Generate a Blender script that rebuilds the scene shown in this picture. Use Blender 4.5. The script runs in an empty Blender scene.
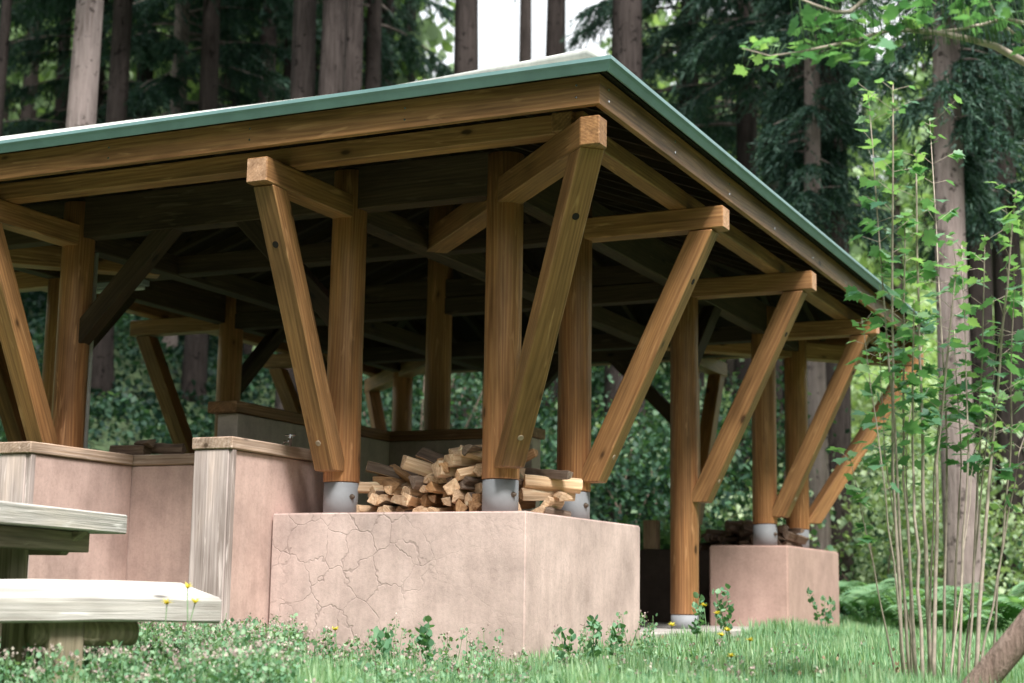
import bpy, bmesh, math, random
import numpy as np
from mathutils import Vector, Matrix
random.seed(7); rng = np.random.default_rng(11)
sc = bpy.context.scene
COL = sc.collection
R = math.radians

# ------------------------------------------------------------------ camera
F = 1584.9; YAW = -0.44418; PIT = 0.15979; ROL = -0.01595
CAM = Vector((3.7177, -7.6968, -0.4381))
fw = Vector((math.sin(YAW)*math.cos(PIT), math.cos(YAW)*math.cos(PIT), math.sin(PIT)))
rt0 = Vector((math.cos(YAW), -math.sin(YAW), 0)); up0 = rt0.cross(fw)
rt = rt0*math.cos(ROL) - up0*math.sin(ROL); up = rt0*math.sin(ROL) + up0*math.cos(ROL)
cd = bpy.data.cameras.new('camera'); cam = bpy.data.objects.new('camera', cd); COL.objects.link(cam)
m = Matrix((rt, up, -fw)).transposed().to_4x4(); m.translation = CAM; cam.matrix_world = m
cd.sensor_width = 36; cd.lens = F*36/1024; cd.clip_end = 2000; cd.clip_start = .05
cd.dof.use_dof = True; cd.dof.focus_distance = 7.9; cd.dof.aperture_fstop = 2.4
sc.camera = cam

def at(px, py, d):
    """the world point seen at a place of the photograph, d metres along the view axis"""
    return CAM + (fw + rt*((px-512)/F) - up*((py-341.5)/F))*d

def ground_z(x, y):
    x = np.asarray(x, float); y = np.asarray(y, float)
    s = (y-0)*0.9 - x*0.42                      # distance measured away from the camera
    base = -0.80 + 0.016*np.clip(s+1, 0, 12)
    h = np.clip(s-9.5, 0, None)
    hill = np.where(h < 5, .028*h*h, .28*h-.70)
    lat = x*0.9 + y*0.42                        # sideways, to the right
    hill = hill*(1+.35/(1+np.exp(-(lat-9-.18*h)/2.0)))
    hill = np.minimum(hill, 14 + .1*h)
    left = np.clip((-x-5.2)*.9, 0, None)*np.clip((y+1)/4, 0, 1)
    bump = .04*np.sin(x*1.3+.5*y)+.03*np.sin(y*2.1-x*.7) + .3*np.sin(x*.31+1)*np.sin(y*.27)*np.clip(h/8, 0, 1)
    return base + hill + np.minimum(left*.35, 6) + bump*np.clip((s+4)/6, .4, 1)

# ------------------------------------------------------------------ materials
def newmat(name):
    mt = bpy.data.materials.new(name); mt.use_nodes = True
    nt = mt.node_tree; b = nt.nodes['Principled BSDF']
    return mt, nt, b
def N(nt, t, **kw):
    n = nt.nodes.new(t)
    for k, v in kw.items():
        if k in n.inputs.keys() if hasattr(n.inputs, 'keys') else False: n.inputs[k].default_value = v
        else: setattr(n, k, v)
    return n
def ramp(nt, stops, fac):
    r = nt.nodes.new('ShaderNodeValToRGB')
    while len(r.color_ramp.elements) < len(stops): r.color_ramp.elements.new(.5)
    for e, (p, c) in zip(r.color_ramp.elements, stops):
        e.position = p; e.color = (*c, 1) if len(c) == 3 else c
    nt.links.new(fac, r.inputs[0]); return r
def mixc(nt, fac, a, b, mode='MIX'):
    x = nt.nodes.new('ShaderNodeMix'); x.data_type = 'RGBA'; x.blend_type = mode
    for s, v in ((x.inputs[0], fac), (x.inputs[6], a), (x.inputs[7], b)):
        if isinstance(v, (int, float)): s.default_value = v
        elif isinstance(v, tuple): s.default_value = (*v, 1)
        else: nt.links.new(v, s)
    return x.outputs[2]
def noise(nt, vec, scale, detail=4, rough=.55, dist=0):
    n = nt.nodes.new('ShaderNodeTexNoise'); n.inputs['Scale'].default_value = scale
    n.inputs['Detail'].default_value = detail; n.inputs['Roughness'].default_value = rough; n.inputs['Distortion'].default_value = dist
    if vec is not None: nt.links.new(vec, n.inputs['Vector'])
    return n
def mapping(nt, vec, scale=(1, 1, 1), loc=(0, 0, 0)):
    n = nt.nodes.new('ShaderNodeMapping'); n.inputs['Scale'].default_value = scale; n.inputs['Location'].default_value = loc
    nt.links.new(vec, n.inputs['Vector']); return n.outputs[0]
def bump(nt, b, h, strength=.3, dist=.01):
    n = nt.nodes.new('ShaderNodeBump'); n.inputs['Strength'].default_value = strength; n.inputs['Distance'].default_value = dist
    nt.links.new(h, n.inputs['Height']); nt.links.new(n.outputs[0], b.inputs['Normal'])
def objvec(nt):
    """object coordinates shifted by a random amount for every object"""
    tc = nt.nodes.new('ShaderNodeTexCoord'); oi = nt.nodes.new('ShaderNodeObjectInfo')
    mu = nt.nodes.new('ShaderNodeVectorMath'); mu.operation = 'MULTIPLY_ADD'
    cb = nt.nodes.new('ShaderNodeCombineXYZ')
    for k in range(3): nt.links.new(oi.outputs['Random'], cb.inputs[k])
    nt.links.new(cb.outputs[0], mu.inputs[0]); mu.inputs[1].default_value = (.9, 1.3, 37); nt.links.new(tc.outputs['Object'], mu.inputs[2])
    return mu.outputs[0], oi, tc

def wood(name, light, mid, dark, rough=.6, grey=0.0, grain=.5, knots=True, spec=.3):
    mt, nt, b = newmat(name); L = nt.links
    v, oi, tc = objvec(nt)
    vs = mapping(nt, v, (1, 1, .11))
    warp = noise(nt, vs, 3.2, 3, .5)
    add = nt.nodes.new('ShaderNodeVectorMath'); add.operation = 'MULTIPLY_ADD'
    L.new(warp.outputs['Color'], add.inputs[0]); add.inputs[1].default_value = (.22, .22, .22); L.new(vs, add.inputs[2])
    w = nt.nodes.new('ShaderNodeTexWave'); w.wave_type = 'RINGS'; w.rings_direction = 'Z'
    w.inputs['Scale'].default_value = 17; w.inputs['Distortion'].default_value = 3.2; w.inputs['Detail'].default_value = 3
    w.inputs['Detail Scale'].default_value = 1.4; L.new(add.outputs[0], w.inputs['Vector'])
    fine = noise(nt, mapping(nt, v, (1, 1, .025)), 85, 4, .65)
    big = noise(nt, mapping(nt, v, (1, 1, .3)), 4.5, 3, .6)
    c1 = ramp(nt, [(0, tuple(.5*(p+q) for p, q in zip(dark, mid))), (.4, mid), (1, light)], w.outputs['Fac'])
    c2 = ramp(nt, [(.3, dark), (.6, mid), (.85, light)], fine.outputs['Fac'])
    c = mixc(nt, .66, c1.outputs[0], c2.outputs[0])
    st_ = noise(nt, mapping(nt, v, (1, 1, .05)), 22, 4, .6, .4); c = mixc(nt, .6, c, mixc(nt, 1, c, ramp(nt, [(.32, (.60, .56, .52)), (.5, (1, 1, 1)), (.68, (1.28, 1.25, 1.2))], st_.outputs['Fac']).outputs[0], 'MULTIPLY'))
    sh = ramp(nt, [(.3, (.62, .6, .58)), (.5, (1, 1, 1)), (.75, (1.25, 1.2, 1.12))], big.outputs['Fac'])
    c = mixc(nt, 1, c, sh.outputs[0], 'MULTIPLY')
    if knots:
        vo = nt.nodes.new('ShaderNodeTexVoronoi'); vo.inputs['Scale'].default_value = 4.6
        L.new(mapping(nt, v, (1.2, 1.2, .55)), vo.inputs['Vector'])
        kr = ramp(nt, [(0, (1, 1, 1)), (.055, (1, 1, 1)), (.10, (.25,)*3), (.16, (0, 0, 0))], vo.outputs['Distance'])
        c = mixc(nt, kr.outputs[0], c, tuple(x*.33 for x in dark))
    pale = noise(nt, mapping(nt, v, (1, 1, .14)), 26, 3, .5, .6)
    pr = ramp(nt, [(.62, (0, 0, 0)), (.74, (.5+grey/2,)*3)], pale.outputs['Fac'])
    c = mixc(nt, pr.outputs[0], c, tuple(min(1, x*1.45+.03) for x in light))
    hs = nt.nodes.new('ShaderNodeHueSaturation'); L.new(c, hs.inputs['Color'])
    mr = nt.nodes.new('ShaderNodeMapRange'); L.new(oi.outputs['Random'], mr.inputs[0]); mr.inputs[3].default_value = .84; mr.inputs[4].default_value = 1.14
    L.new(mr.outputs[0], hs.inputs['Value']); L.new(hs.outputs[0], b.inputs['Base Color'])
    b.inputs['Roughness'].default_value = rough; b.inputs['Specular IOR Level'].default_value = spec
    ad = nt.nodes.new('ShaderNodeMath'); ad.operation = 'ADD'; L.new(fine.outputs['Fac'], ad.inputs[0]); L.new(st_.outputs['Fac'], ad.inputs[1])
    bump(nt, b, ad.outputs[0], grain, .004)
    return mt

M = {}
M['stain'] = wood('stained_timber', (.50, .275, .118), (.36, .183, .074), (.18, .085, .034), .5, spec=.4)
M['post'] = wood('stained_log', (.61, .325, .15), (.44, .205, .085), (.23, .10, .039), .45, grain=.7, spec=.45)
M['endgrain'] = wood('cut_end_grain', (.62, .40, .26), (.54, .33, .20), (.40, .22, .12), .75, knots=False)
M['grey_wood'] = wood('weathered_wood', (.62, .53, .50), (.52, .435, .41), (.34, .275, .25), .85, grey=.3, grain=.8)
M['bleached'] = wood('bleached_table_wood', (.58, .56, .53), (.51, .49, .46), (.35, .33, .30), .85, grey=.5, grain=1.0)
M['moss_wood'] = wood('mossy_leg_wood', (.42, .36, .26), (.29, .25, .17), (.13, .12, .075), .9, grain=.9)
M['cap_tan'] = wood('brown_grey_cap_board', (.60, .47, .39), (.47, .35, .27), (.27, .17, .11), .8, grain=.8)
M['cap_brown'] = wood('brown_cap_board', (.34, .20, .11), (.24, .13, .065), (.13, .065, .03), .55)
M['split'] = wood('split_firewood', (.84, .66, .46), (.72, .52, .34), (.46, .28, .16), .85, grain=.9, knots=False)
M['split_dark'] = wood('old_firewood', (.30, .22, .17), (.20, .14, .10), (.09, .06, .045), .9, grain=.9, knots=False)

def stucco(name, col, cracks=False, stain=1.0):
    mt, nt, b = newmat(name); L = nt.links
    tc = nt.nodes.new('ShaderNodeTexCoord'); v = tc.outputs['Object']
    n1 = noise(nt, v, 3.0, 6, .62); n2 = noise(nt, v, 60, 5, .7); n3 = noise(nt, mapping(nt, v, (5, 5, .7)), 3.5, 4, .6)
    c = ramp(nt, [(.28, tuple(x*(1-.28*stain) for x in col)), (.5, col), (.74, tuple(min(1, x*(1+.20*stain)+.02*stain) for x in col))], n1.outputs['Fac']).outputs[0]
    st = ramp(nt, [(.35, (.80, .78, .78)), (.55, (1, 1, 1)), (.72, (1.1, 1.12, 1.14))], n3.outputs['Fac'])
    c = mixc(nt, .45*stain, c, mixc(nt, 1, c, st.outputs[0], 'MULTIPLY'))
    sp = ramp(nt, [(.3, (.86,)*3), (.55, (1, 1, 1))], n2.outputs['Fac'])
    c = mixc(nt, 1, c, sp.outputs[0], 'MULTIPLY')
    hgt = n2.outputs['Fac']
    # splash dirt along the foot, ragged
    sz = nt.nodes.new('ShaderNodeSeparateXYZ'); L.new(v, sz.inputs[0]); md = nt.nodes.new('ShaderNodeMath'); md.operation = 'MULTIPLY_ADD'
    L.new(noise(nt, v, 6, 5, .7).outputs['Fac'], md.inputs[0]); md.inputs[1].default_value = .55; L.new(sz.outputs[2], md.inputs[2])
    mz = nt.nodes.new('ShaderNodeMapRange'); L.new(md.outputs[0], mz.inputs[0]); mz.inputs[1].default_value = -.62; mz.inputs[2].default_value = -.30; mz.inputs[3].default_value = .55; mz.inputs[4].default_value = 0
    c = mixc(nt, mz.outputs[0], c, tuple(x*.55 for x in col))
    if cracks:
        wv = nt.nodes.new('ShaderNodeVectorMath'); wv.operation = 'MULTIPLY_ADD'
        wn = noise(nt, v, 5.5, 3, .6); L.new(wn.outputs['Color'], wv.inputs[0]); wv.inputs[1].default_value = (.17, .17, .17); L.new(v, wv.inputs[2])
        vo = nt.nodes.new('ShaderNodeTexVoronoi'); vo.feature = 'DISTANCE_TO_EDGE'; vo.inputs['Scale'].default_value = 5.6; vo.inputs['Randomness'].default_value = 1
        L.new(wv.outputs[0], vo.inputs['Vector'])
        ck = ramp(nt, [(0, (.8,)*3), (.010, (.55,)*3), (.026, (0, 0, 0))], vo.outputs['Distance'])
        # the cracks fade out towards the right-hand half of the block
        sx = nt.nodes.new('ShaderNodeSeparateXYZ'); L.new(v, sx.inputs[0])
        ma = nt.nodes.new('ShaderNodeMath'); ma.operation = 'MULTIPLY_ADD'; L.new(noise(nt, v, 2.6, 2, .5).outputs['Fac'], ma.inputs[0]); ma.inputs[1].default_value = 1.5
        L.new(sx.outputs[0], ma.inputs[2])
        mk = ramp(nt, [(.0, (1, 1, 1)), (.75, (.75,)*3), (1.0, (.15,)*3)], ma.outputs[0])
        f0 = nt.nodes.new('ShaderNodeMath'); f0.operation = 'MULTIPLY'; L.new(ck.outputs[0], f0.inputs[0]); L.new(mk.outputs[0], f0.inputs[1])
        brk = ramp(nt, [(.36, (.12,)*3), (.50, (.9,)*3)], noise(nt, v, 4.3, 3, .6).outputs['Fac'])
        f = nt.nodes.new('ShaderNodeMath'); f.operation = 'MULTIPLY'; L.new(f0.outputs[0], f.inputs[0]); L.new(brk.outputs[0], f.inputs[1])
        c = mixc(nt, f.outputs[0], c, tuple(x*.52 for x in col))
        hh = nt.nodes.new('ShaderNodeMath'); hh.operation = 'MULTIPLY_ADD'; L.new(f.outputs[0], hh.inputs[0]); hh.inputs[1].default_value = -2.0; L.new(hgt, hh.inputs[2])
        hgt = hh.outputs[0]
    L.new(c, b.inputs['Base Color']); b.inputs['Roughness'].default_value = .9; b.inputs['Specular IOR Level'].default_value = .2
    bump(nt, b, hgt, .35, .004)
    return mt
M['pink_crack'] = stucco('cracked_pink_mortar', (.60, .455, .412), True)
M['pink'] = stucco('pink_mortar', (.545, .385, .335))
M['brown_block'] = stucco('brownish_pink_mortar', (.50, .335, .285), stain=.7)
M['greige'] = stucco('grey_brown_mortar', (.50, .43, .38))
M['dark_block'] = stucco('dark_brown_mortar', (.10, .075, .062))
M['slab'] = stucco('concrete_slab', (.42, .39, .36))

def plain(name, col, rough=.5, metal=0, spot=.1, scale=9):
    mt, nt, b = newmat(name)
    tc = nt.nodes.new('ShaderNodeTexCoord'); n = noise(nt, tc.outputs['Object'], scale, 5, .65)
    r = ramp(nt, [(.3, tuple(x*(1-spot*2) for x in col)), (.6, col), (.8, tuple(min(1, x*(1+spot)) for x in col))], n.outputs['Fac'])
    nt.links.new(r.outputs[0], b.inputs['Base Color']); b.inputs['Roughness'].default_value = rough; b.inputs['Metallic'].default_value = metal
    bump(nt, b, n.outputs['Fac'], .1, .002)
    return mt
M['teal'] = plain('teal_painted_metal', (.20, .345, .345), .38, 0, .12, 3)
M['roof'] = plain('pale_roof_sheet', (.60, .62, .57), .5, 0, .12, 5)
M['steel'] = plain('grey_painted_steel', (.27, .28, .295), .65, 0, .05, 12)
M['chrome'] = plain('chrome', (.75, .75, .75), .2, 1, .02)
M['white_pipe'] = plain('white_plastic', (.7, .72, .7), .4)
M['rust'] = plain('rusty_bolt', (.16, .12, .09), .6, .6, .2, 40)
M['plug'] = plain('wooden_plug', (.44, .33, .24), .8, 0, .1, 60)
M['hole'] = plain('dark_hole', (.02, .014, .01), .95)
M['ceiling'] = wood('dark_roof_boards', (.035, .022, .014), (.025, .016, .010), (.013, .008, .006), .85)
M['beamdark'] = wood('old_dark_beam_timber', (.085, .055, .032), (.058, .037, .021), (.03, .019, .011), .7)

def leafmat(name, a, b_, c_, trans=.35, rough=.5, spec=.35, tr=(1.25, 1.35, .6)):
    """leaf material, the tint of each leaf comes from a mesh attribute"""
    mt, nt, b = newmat(name); L = nt.links
    at_ = nt.nodes.new('ShaderNodeAttribute'); at_.attribute_name = 'tint'
    r = ramp(nt, [(0, a), (.5, b_), (1, c_)], at_.outputs['Fac'])
    L.new(r.outputs[0], b.inputs['Base Color']); b.inputs['Roughness'].default_value = rough; b.inputs['Specular IOR Level'].default_value = spec
    t = nt.nodes.new('ShaderNodeBsdfTranslucent'); L.new(mixc(nt, 1, r.outputs[0], tr, 'MULTIPLY'), t.inputs['Color'])
    ms = nt.nodes.new('ShaderNodeMixShader'); ms.inputs[0].default_value = trans
    L.new(b.outputs[0], ms.inputs[1]); L.new(t.outputs[0], ms.inputs[2]); L.new(ms.outputs[0], nt.nodes['Material Output'].inputs[0])
    return mt
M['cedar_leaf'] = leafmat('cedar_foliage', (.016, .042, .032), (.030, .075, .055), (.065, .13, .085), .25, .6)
M['far_leaf'] = leafmat('far_foliage', (.14, .22, .11), (.27, .39, .20), (.44, .56, .32), .4, .6)
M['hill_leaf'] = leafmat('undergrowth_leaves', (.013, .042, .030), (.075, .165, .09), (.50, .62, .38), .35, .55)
M['fern_leaf'] = leafmat('fern_leaves', (.08, .19, .10), (.19, .36, .19), (.36, .52, .28), .35, .55)
M['hosta_leaf'] = leafmat('broad_leaves', (.05, .14, .10), (.09, .22, .16), (.15, .30, .22), .25, .45)
M['maple_leaf'] = leafmat('lobed_leaves', (.07, .19, .115), (.16, .34, .19), (.36, .54, .27), .45, .45)
M['grass'] = leafmat('grass_blades', (.10, .24, .14), (.25, .44, .25), (.54, .66, .44), .4, .5)
M['weed_leaf'] = leafmat('weed_leaves', (.07, .18, .10), (.16, .32, .18), (.40, .54, .34), .3, .6)
M['weed_flower'] = leafmat('weed_flowers', (.32, .22, .22), (.50, .40, .36), (.66, .62, .50), .3, .7, tr=(1, 1, 1))
M['yellow'] = leafmat('yellow_petals', (.75, .62, .03), (.85, .74, .07), (.9, .82, .2), .3, .6, tr=(1, 1, 1))
M['stem_green'] = plain('green_stem', (.10, .20, .07), .6)
M['cane'] = plain('pale_brown_cane', (.50, .415, .345), .7, 0, .2, 30)

def bark(name, a, b_, c_, scale=7):
    mt, nt, b = newmat(name); L = nt.links
    v, oi, tc = objvec(nt)
    n1 = noise(nt, mapping(nt, v, (1, 1, .10)), scale*3.2, 5, .7, .3); n2 = noise(nt, v, 1.1, 5, .65); n3 = noise(nt, v, 9, 3, .6)
    c = ramp(nt, [(.3, a), (.5, b_), (.72, c_)], n1.outputs['Fac']).outputs[0]
    c = mixc(nt, ramp(nt, [(.42, (0, 0, 0)), (.62, (.6,)*3)], n2.outputs['Fac']).outputs[0], c, tuple(x*1.5 for x in b_))
    c = mixc(nt, ramp(nt, [(.60, (0, 0, 0)), (.66, (.85,)*3)], n3.outputs['Fac']).outputs[0], c, tuple(x*.45 for x in a))
    L.new(c, b.inputs['Base Color']); b.inputs['Roughness'].default_value = .95; b.inputs['Specular IOR Level'].default_value = .1
    bump(nt, b, n1.outputs['Fac'], .9, .03)
    return mt
M['bark_pink'] = bark('pinkish_cedar_bark', (.14, .11, .10), (.25, .20, .185), (.36, .30, .28))
M['bark_pale'] = bark('pale_cedar_bark', (.11, .085, .078), (.215, .175, .163), (.32, .27, .255))
M['bark_mid'] = bark('grey_brown_cedar_bark', (.10, .08, .075), (.19, .155, .14), (.29, .25, .23))
M['bark_dark'] = bark('dark_cedar_bark', (.022, .018, .017), (.042, .034, .031), (.075, .06, .055))
M['bark_under'] = bark('brown_grey_cedar_bark', (.022, .018, .017), (.046, .037, .034), (.085, .07, .065))
M['bark_brown'] = bark('smooth_brown_bark', (.16, .11, .09), (.25, .18, .15), (.34, .26, .22))

def groundmat():
    mt, nt, b = newmat('soil_and_turf'); L = nt.links
    tc = nt.nodes.new('ShaderNodeTexCoord'); v = tc.outputs['Object']
    n1 = noise(nt, v, .9, 5, .6); n2 = noise(nt, v, 30, 5, .7)
    c = ramp(nt, [(.35, (.05, .09, .04)), (.5, (.08, .15, .06)), (.7, (.13, .20, .08))], n1.outputs['Fac']).outputs[0]
    c = mixc(nt, ramp(nt, [(.4, (0, 0, 0)), (.65, (.8,)*3)], n2.outputs['Fac']).outputs[0], c, (.10, .10, .06))
    L.new(c, b.inputs['Base Color']); b.inputs['Roughness'].default_value = 1; bump(nt, b, n2.outputs['Fac'], .6, .03)
    return mt
M['ground'] = groundmat()

# ------------------------------------------------------------------ object helpers
def tag(o, label=None, cat=None, group=None, kind=None):
    if label: o['label'] = label
    if cat: o['category'] = cat
    if group: o['group'] = group
    if kind: o['kind'] = kind
    return o
def empty(name, loc, label, cat, group=None):
    o = bpy.data.objects.new(name, None); COL.objects.link(o); o.location = loc; o.empty_display_size = .2
    return tag(o, label, cat, group)
def link(name, me, mat, parent=None, rot=None, loc=(0, 0, 0)):
    """link a mesh whose local frame (rot, loc) is given in world space"""
    if mat is not None and len(me.materials) == 0:
        for q in (mat if isinstance(mat, (list, tuple)) else [mat]): me.materials.append(q)
    o = bpy.data.objects.new(name, me); COL.objects.link(o)
    w = (rot.to_4x4() if rot is not None else Matrix.Identity(4)); w.translation = Vector(loc)
    if parent is not None:
        o.parent = parent; w = world(parent).inverted() @ w
    o.matrix_basis = w
    return o
def world(o):
    mm = o.matrix_basis.copy()
    while o.parent is not None: o = o.parent; mm = o.matrix_basis @ mm
    return mm
def frame(d, ref=(0, 0, 1)):
    z = Vector(d).normalized(); ref = Vector(ref)
    if abs(z.dot(ref)) > .97: ref = Vector((1, 0, 0))
    x = ref.cross(z).normalized(); y = z.cross(x)
    return Matrix((x, y, z)).transposed()
def bm_mesh(name, bm, bev=0, seg=1, smooth=False):
    if bev: bmesh.ops.bevel(bm, geom=bm.edges[:], offset=bev, segments=seg, affect='EDGES')
    bmesh.ops.recalc_face_normals(bm, faces=bm.faces[:])
    me = bpy.data.meshes.new(name); bm.to_mesh(me); bm.free()
    if smooth:
        for p in me.polygons: p.use_smooth = True
    return me
def prism(name, pts_a, pts_b, axis, mat, parent=None, bev=.005, origin=None, endmat=None):
    """solid between two matching polygons given in world space; its local Z runs along axis (grain direction)"""
    rot = frame(axis); o0 = Vector(origin) if origin is not None else sum((Vector(q) for q in pts_a), Vector())/len(pts_a)
    inv = rot.inverted(); bm = bmesh.new()
    A = [bm.verts.new(inv @ (Vector(q)-o0)) for q in pts_a]; B = [bm.verts.new(inv @ (Vector(q)-o0)) for q in pts_b]
    bm.faces.new(A); bm.faces.new(B[::-1]); n = len(A)
    for i in range(n): bm.faces.new((A[i], B[i], B[(i+1) % n], A[(i+1) % n]))
    me = bm_mesh(name, bm, bev)
    mats = [mat]
    if endmat:
        mats = [mat, endmat]
        for p in me.polygons:
            if abs(p.normal.z) > .55 and p.area > .004: p.material_index = 1
    return link(name, me, mats, parent, rot, o0)
def timber(name, A, B, w, h, mat, parent=None, bev=.005, endmat=None, subd=0):
    """straight squared timber from A to B, w wide (horizontal) and h high"""
    A, B = Vector(A), Vector(B); d = (B-A); rot = frame(d); x = rot.col[0]; y = rot.col[1]
    q = [(-1, -1), (1, -1), (1, 1), (-1, 1)]
    if abs(d.normalized().z) > .97: pass
    pa = [A + x*(sx*w/2) + y*(sy*h/2) for sx, sy in q]; pb = [p + d for p in pa]
    return prism(name, pa, pb, d, mat, parent, bev, A, endmat)
def box(name, x0, x1, y0, y1, z0, z1, mat, parent=None, bev=.006, axis=(0, 0, 1), endmat=None):
    """block; texture grain along axis"""
    a = Vector(axis)
    if a.z: pa = [(x0, y0, z0), (x1, y0, z0), (x1, y1, z0), (x0, y1, z0)]; pb = [(p[0], p[1], z1) for p in pa]
    elif a.x: pa = [(x0, y0, z0), (x0, y1, z0), (x0, y1, z1), (x0, y0, z1)]; pb = [(x1, p[1], p[2]) for p in pa]
    else: pa = [(x0, y0, z0), (x1, y0, z0), (x1, y0, z1), (x0, y0, z1)]; pb = [(p[0], y1, p[2]) for p in pa]
    return prism(name, pa, pb, a, mat, parent, bev, None, endmat)
def lathe(name, prof, seg, mat, parent=None, loc=(0, 0, 0), rot=None, wob=0, seed=0, smooth=True):
    r_ = random.Random(seed); bm = bmesh.new(); rings = []
    ph = [r_.uniform(0, 6.28) for _ in range(6)]
    for (r, z) in prof:
        ring = []
        for k in range(seg):
            a = 2*math.pi*k/seg
            rr = r*(1+wob*(math.sin(2*a+ph[0]+z*.9)+.6*math.sin(3*a+ph[1]-z*1.7)+.4*math.sin(5*a+ph[2]+z*3)+.5*math.sin(z*4+ph[3])))
            ring.append(bm.verts.new((rr*math.cos(a), rr*math.sin(a), z)))
        rings.append(ring)
    for a, b in zip(rings, rings[1:]):
        for k in range(seg): bm.faces.new((a[k], a[(k+1) % seg], b[(k+1) % seg], b[k]))
    bm.faces.new(rings[0][::-1]); bm.faces.new(rings[-1])
    bmesh.ops.recalc_face_normals(bm, faces=bm.faces[:])
    me = bpy.data.meshes.new(name); bm.to_mesh(me); bm.free()
    if smooth:
        for p in me.polygons: p.use_smooth = abs(p.normal.z) < .8
    return link(name, me, mat, parent, rot, loc)
def tube_arrays(paths, seg=7):
    """paths = list of lists of (point, radius); returns vertex and quad lists"""
    V, Q = [], []
    for path in paths:
        P = [Vector(p) for p, r in path]; base = len(V)
        for i, (p, r) in enumerate(path):
            d = P[min(i+1, len(P)-1)] - P[max(i-1, 0)]
            f = frame(d)
            for k in range(seg):
                a = 2*math.pi*k/seg
                V.append(Vector(p) + (f.col[0]*math.cos(a) + f.col[1]*math.sin(a))*r)
        for i in range(len(path)-1):
            for k in range(seg):
                Q.append((base+i*seg+k, base+i*seg+(k+1) % seg, base+(i+1)*seg+(k+1) % seg, base+(i+1)*seg+k))
        Q.append(tuple(base+k for k in range(seg))[::-1]); Q.append(tuple(base+(len(path)-1)*seg+k for k in range(seg)))
    return V, Q
def tubes(name, paths, mat, parent=None, seg=7, origin=(0, 0, 0)):
    V, Q = tube_arrays(paths, seg); o0 = Vector(origin)
    me = bpy.data.meshes.new(name); me.from_pydata([v-o0 for v in V], [], Q); me.update()
    for p in me.polygons: p.use_smooth = True
    return link(name, me, mat, parent, None, origin)

def rotmats(n, tilt=(0, 1.2), yaw=None, roll=0.5):
    """random rotation matrices: spin about z, then lean"""
    yw = rng.uniform(0, 2*np.pi, n) if yaw is None else yaw
    tl = rng.uniform(tilt[0], tilt[1], n); rl = rng.normal(0, roll, n)
    cz, sz = np.cos(yw), np.sin(yw); cx, sx = np.cos(tl), np.sin(tl); cr, sr = np.cos(rl), np.sin(rl)
    Z = np.zeros(n); O = np.ones(n)
    Rz = np.stack([np.stack([cz, -sz, Z], -1), np.stack([sz, cz, Z], -1), np.stack([Z, Z, O], -1)], 1)
    Rx = np.stack([np.stack([O, Z, Z], -1), np.stack([Z, cx, -sx], -1), np.stack([Z, sx, cx], -1)], 1)
    Ry = np.stack([np.stack([cr, Z, sr], -1), np.stack([Z, O, Z], -1), np.stack([-sr, Z, cr], -1)], 1)
    return Rz @ Rx @ Ry
def scatter_mesh(name, tv, tf, pos, rot, scl, tint):
    """one mesh holding a template (tv verts, tf equal-sided faces) at many places"""
    tv = np.asarray(tv, float); tf = np.asarray(tf, int); n = len(pos); k = len(tv); fs = tf.shape[1]
    scl = np.asarray(scl, float)
    if scl.ndim == 1: scl = np.repeat(scl[:, None], 3, 1)
    V = np.einsum('nij,nkj->nki', rot, tv[None]*scl[:, None, :]) + np.asarray(pos)[:, None, :]
    Fc = (tf[None] + (np.arange(n)*k)[:, None, None]).reshape(-1)
    me = bpy.data.meshes.new(name); me.vertices.add(n*k); me.vertices.foreach_set('co', V.reshape(-1).astype(np.float32))
    nf = n*len(tf); me.loops.add(nf*fs); me.loops.foreach_set('vertex_index', Fc.astype(np.int32))
    me.polygons.add(nf); me.polygons.foreach_set('loop_start', np.arange(0, nf*fs, fs, dtype=np.int32))
    at_ = me.attributes.new('tint', 'FLOAT', 'FACE'); at_.data.foreach_set('value', np.repeat(np.clip(tint, 0, 1), len(tf)).astype(np.float32))
    me.update(calc_edges=True); return me

LEAF4_V = [(0, 0, 0), (.40, .5, .08), (0, 1, -.05), (-.40, .5, .08)]; LEAF4_F = [(0, 1, 2), (0, 2, 3)]
BLADE_V = [(-.5, 0, 0), (.5, 0, 0), (.32, .55, .06), (0, 1, 0)]; BLADE_F = [(0, 1, 2), (0, 2, 3)]
LEAF_V = [(0, 0, 0), (.42, .35, .07), (.3, .75, .03), (0, 1.05, -.05), (-.3, .75, .03), (-.42, .35, .07), (0, .5, -.03)]
LEAF_F = [(0, 1, 6), (1, 2, 6), (2, 3, 6), (3, 4, 6), (4, 5, 6), (5, 0, 6)]
# lobed leaf, five lobes with toothed tips
_o = [(0, 0), (.16, -.08), (.40, -.05), (.36, .12), (.62, .20), (.52, .34), (.66, .55), (.44, .50), (.36, .62), (.26, .60), (.24, .82), (.12, .80), (0, 1.06),
      (-.12, .80), (-.24, .82), (-.26, .60), (-.36, .62), (-.44, .50), (-.66, .55), (-.52, .34), (-.62, .20), (-.36, .12), (-.40, -.05), (-.16, -.08)]
LOBE_V = [(x, y, .10*abs(x)-.16*(y-.4)**2) for x, y in _o] + [(0, .36, -.02)]
LOBE_F = [(i, (i+1) % 24, 24) for i in range(24)]

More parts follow.
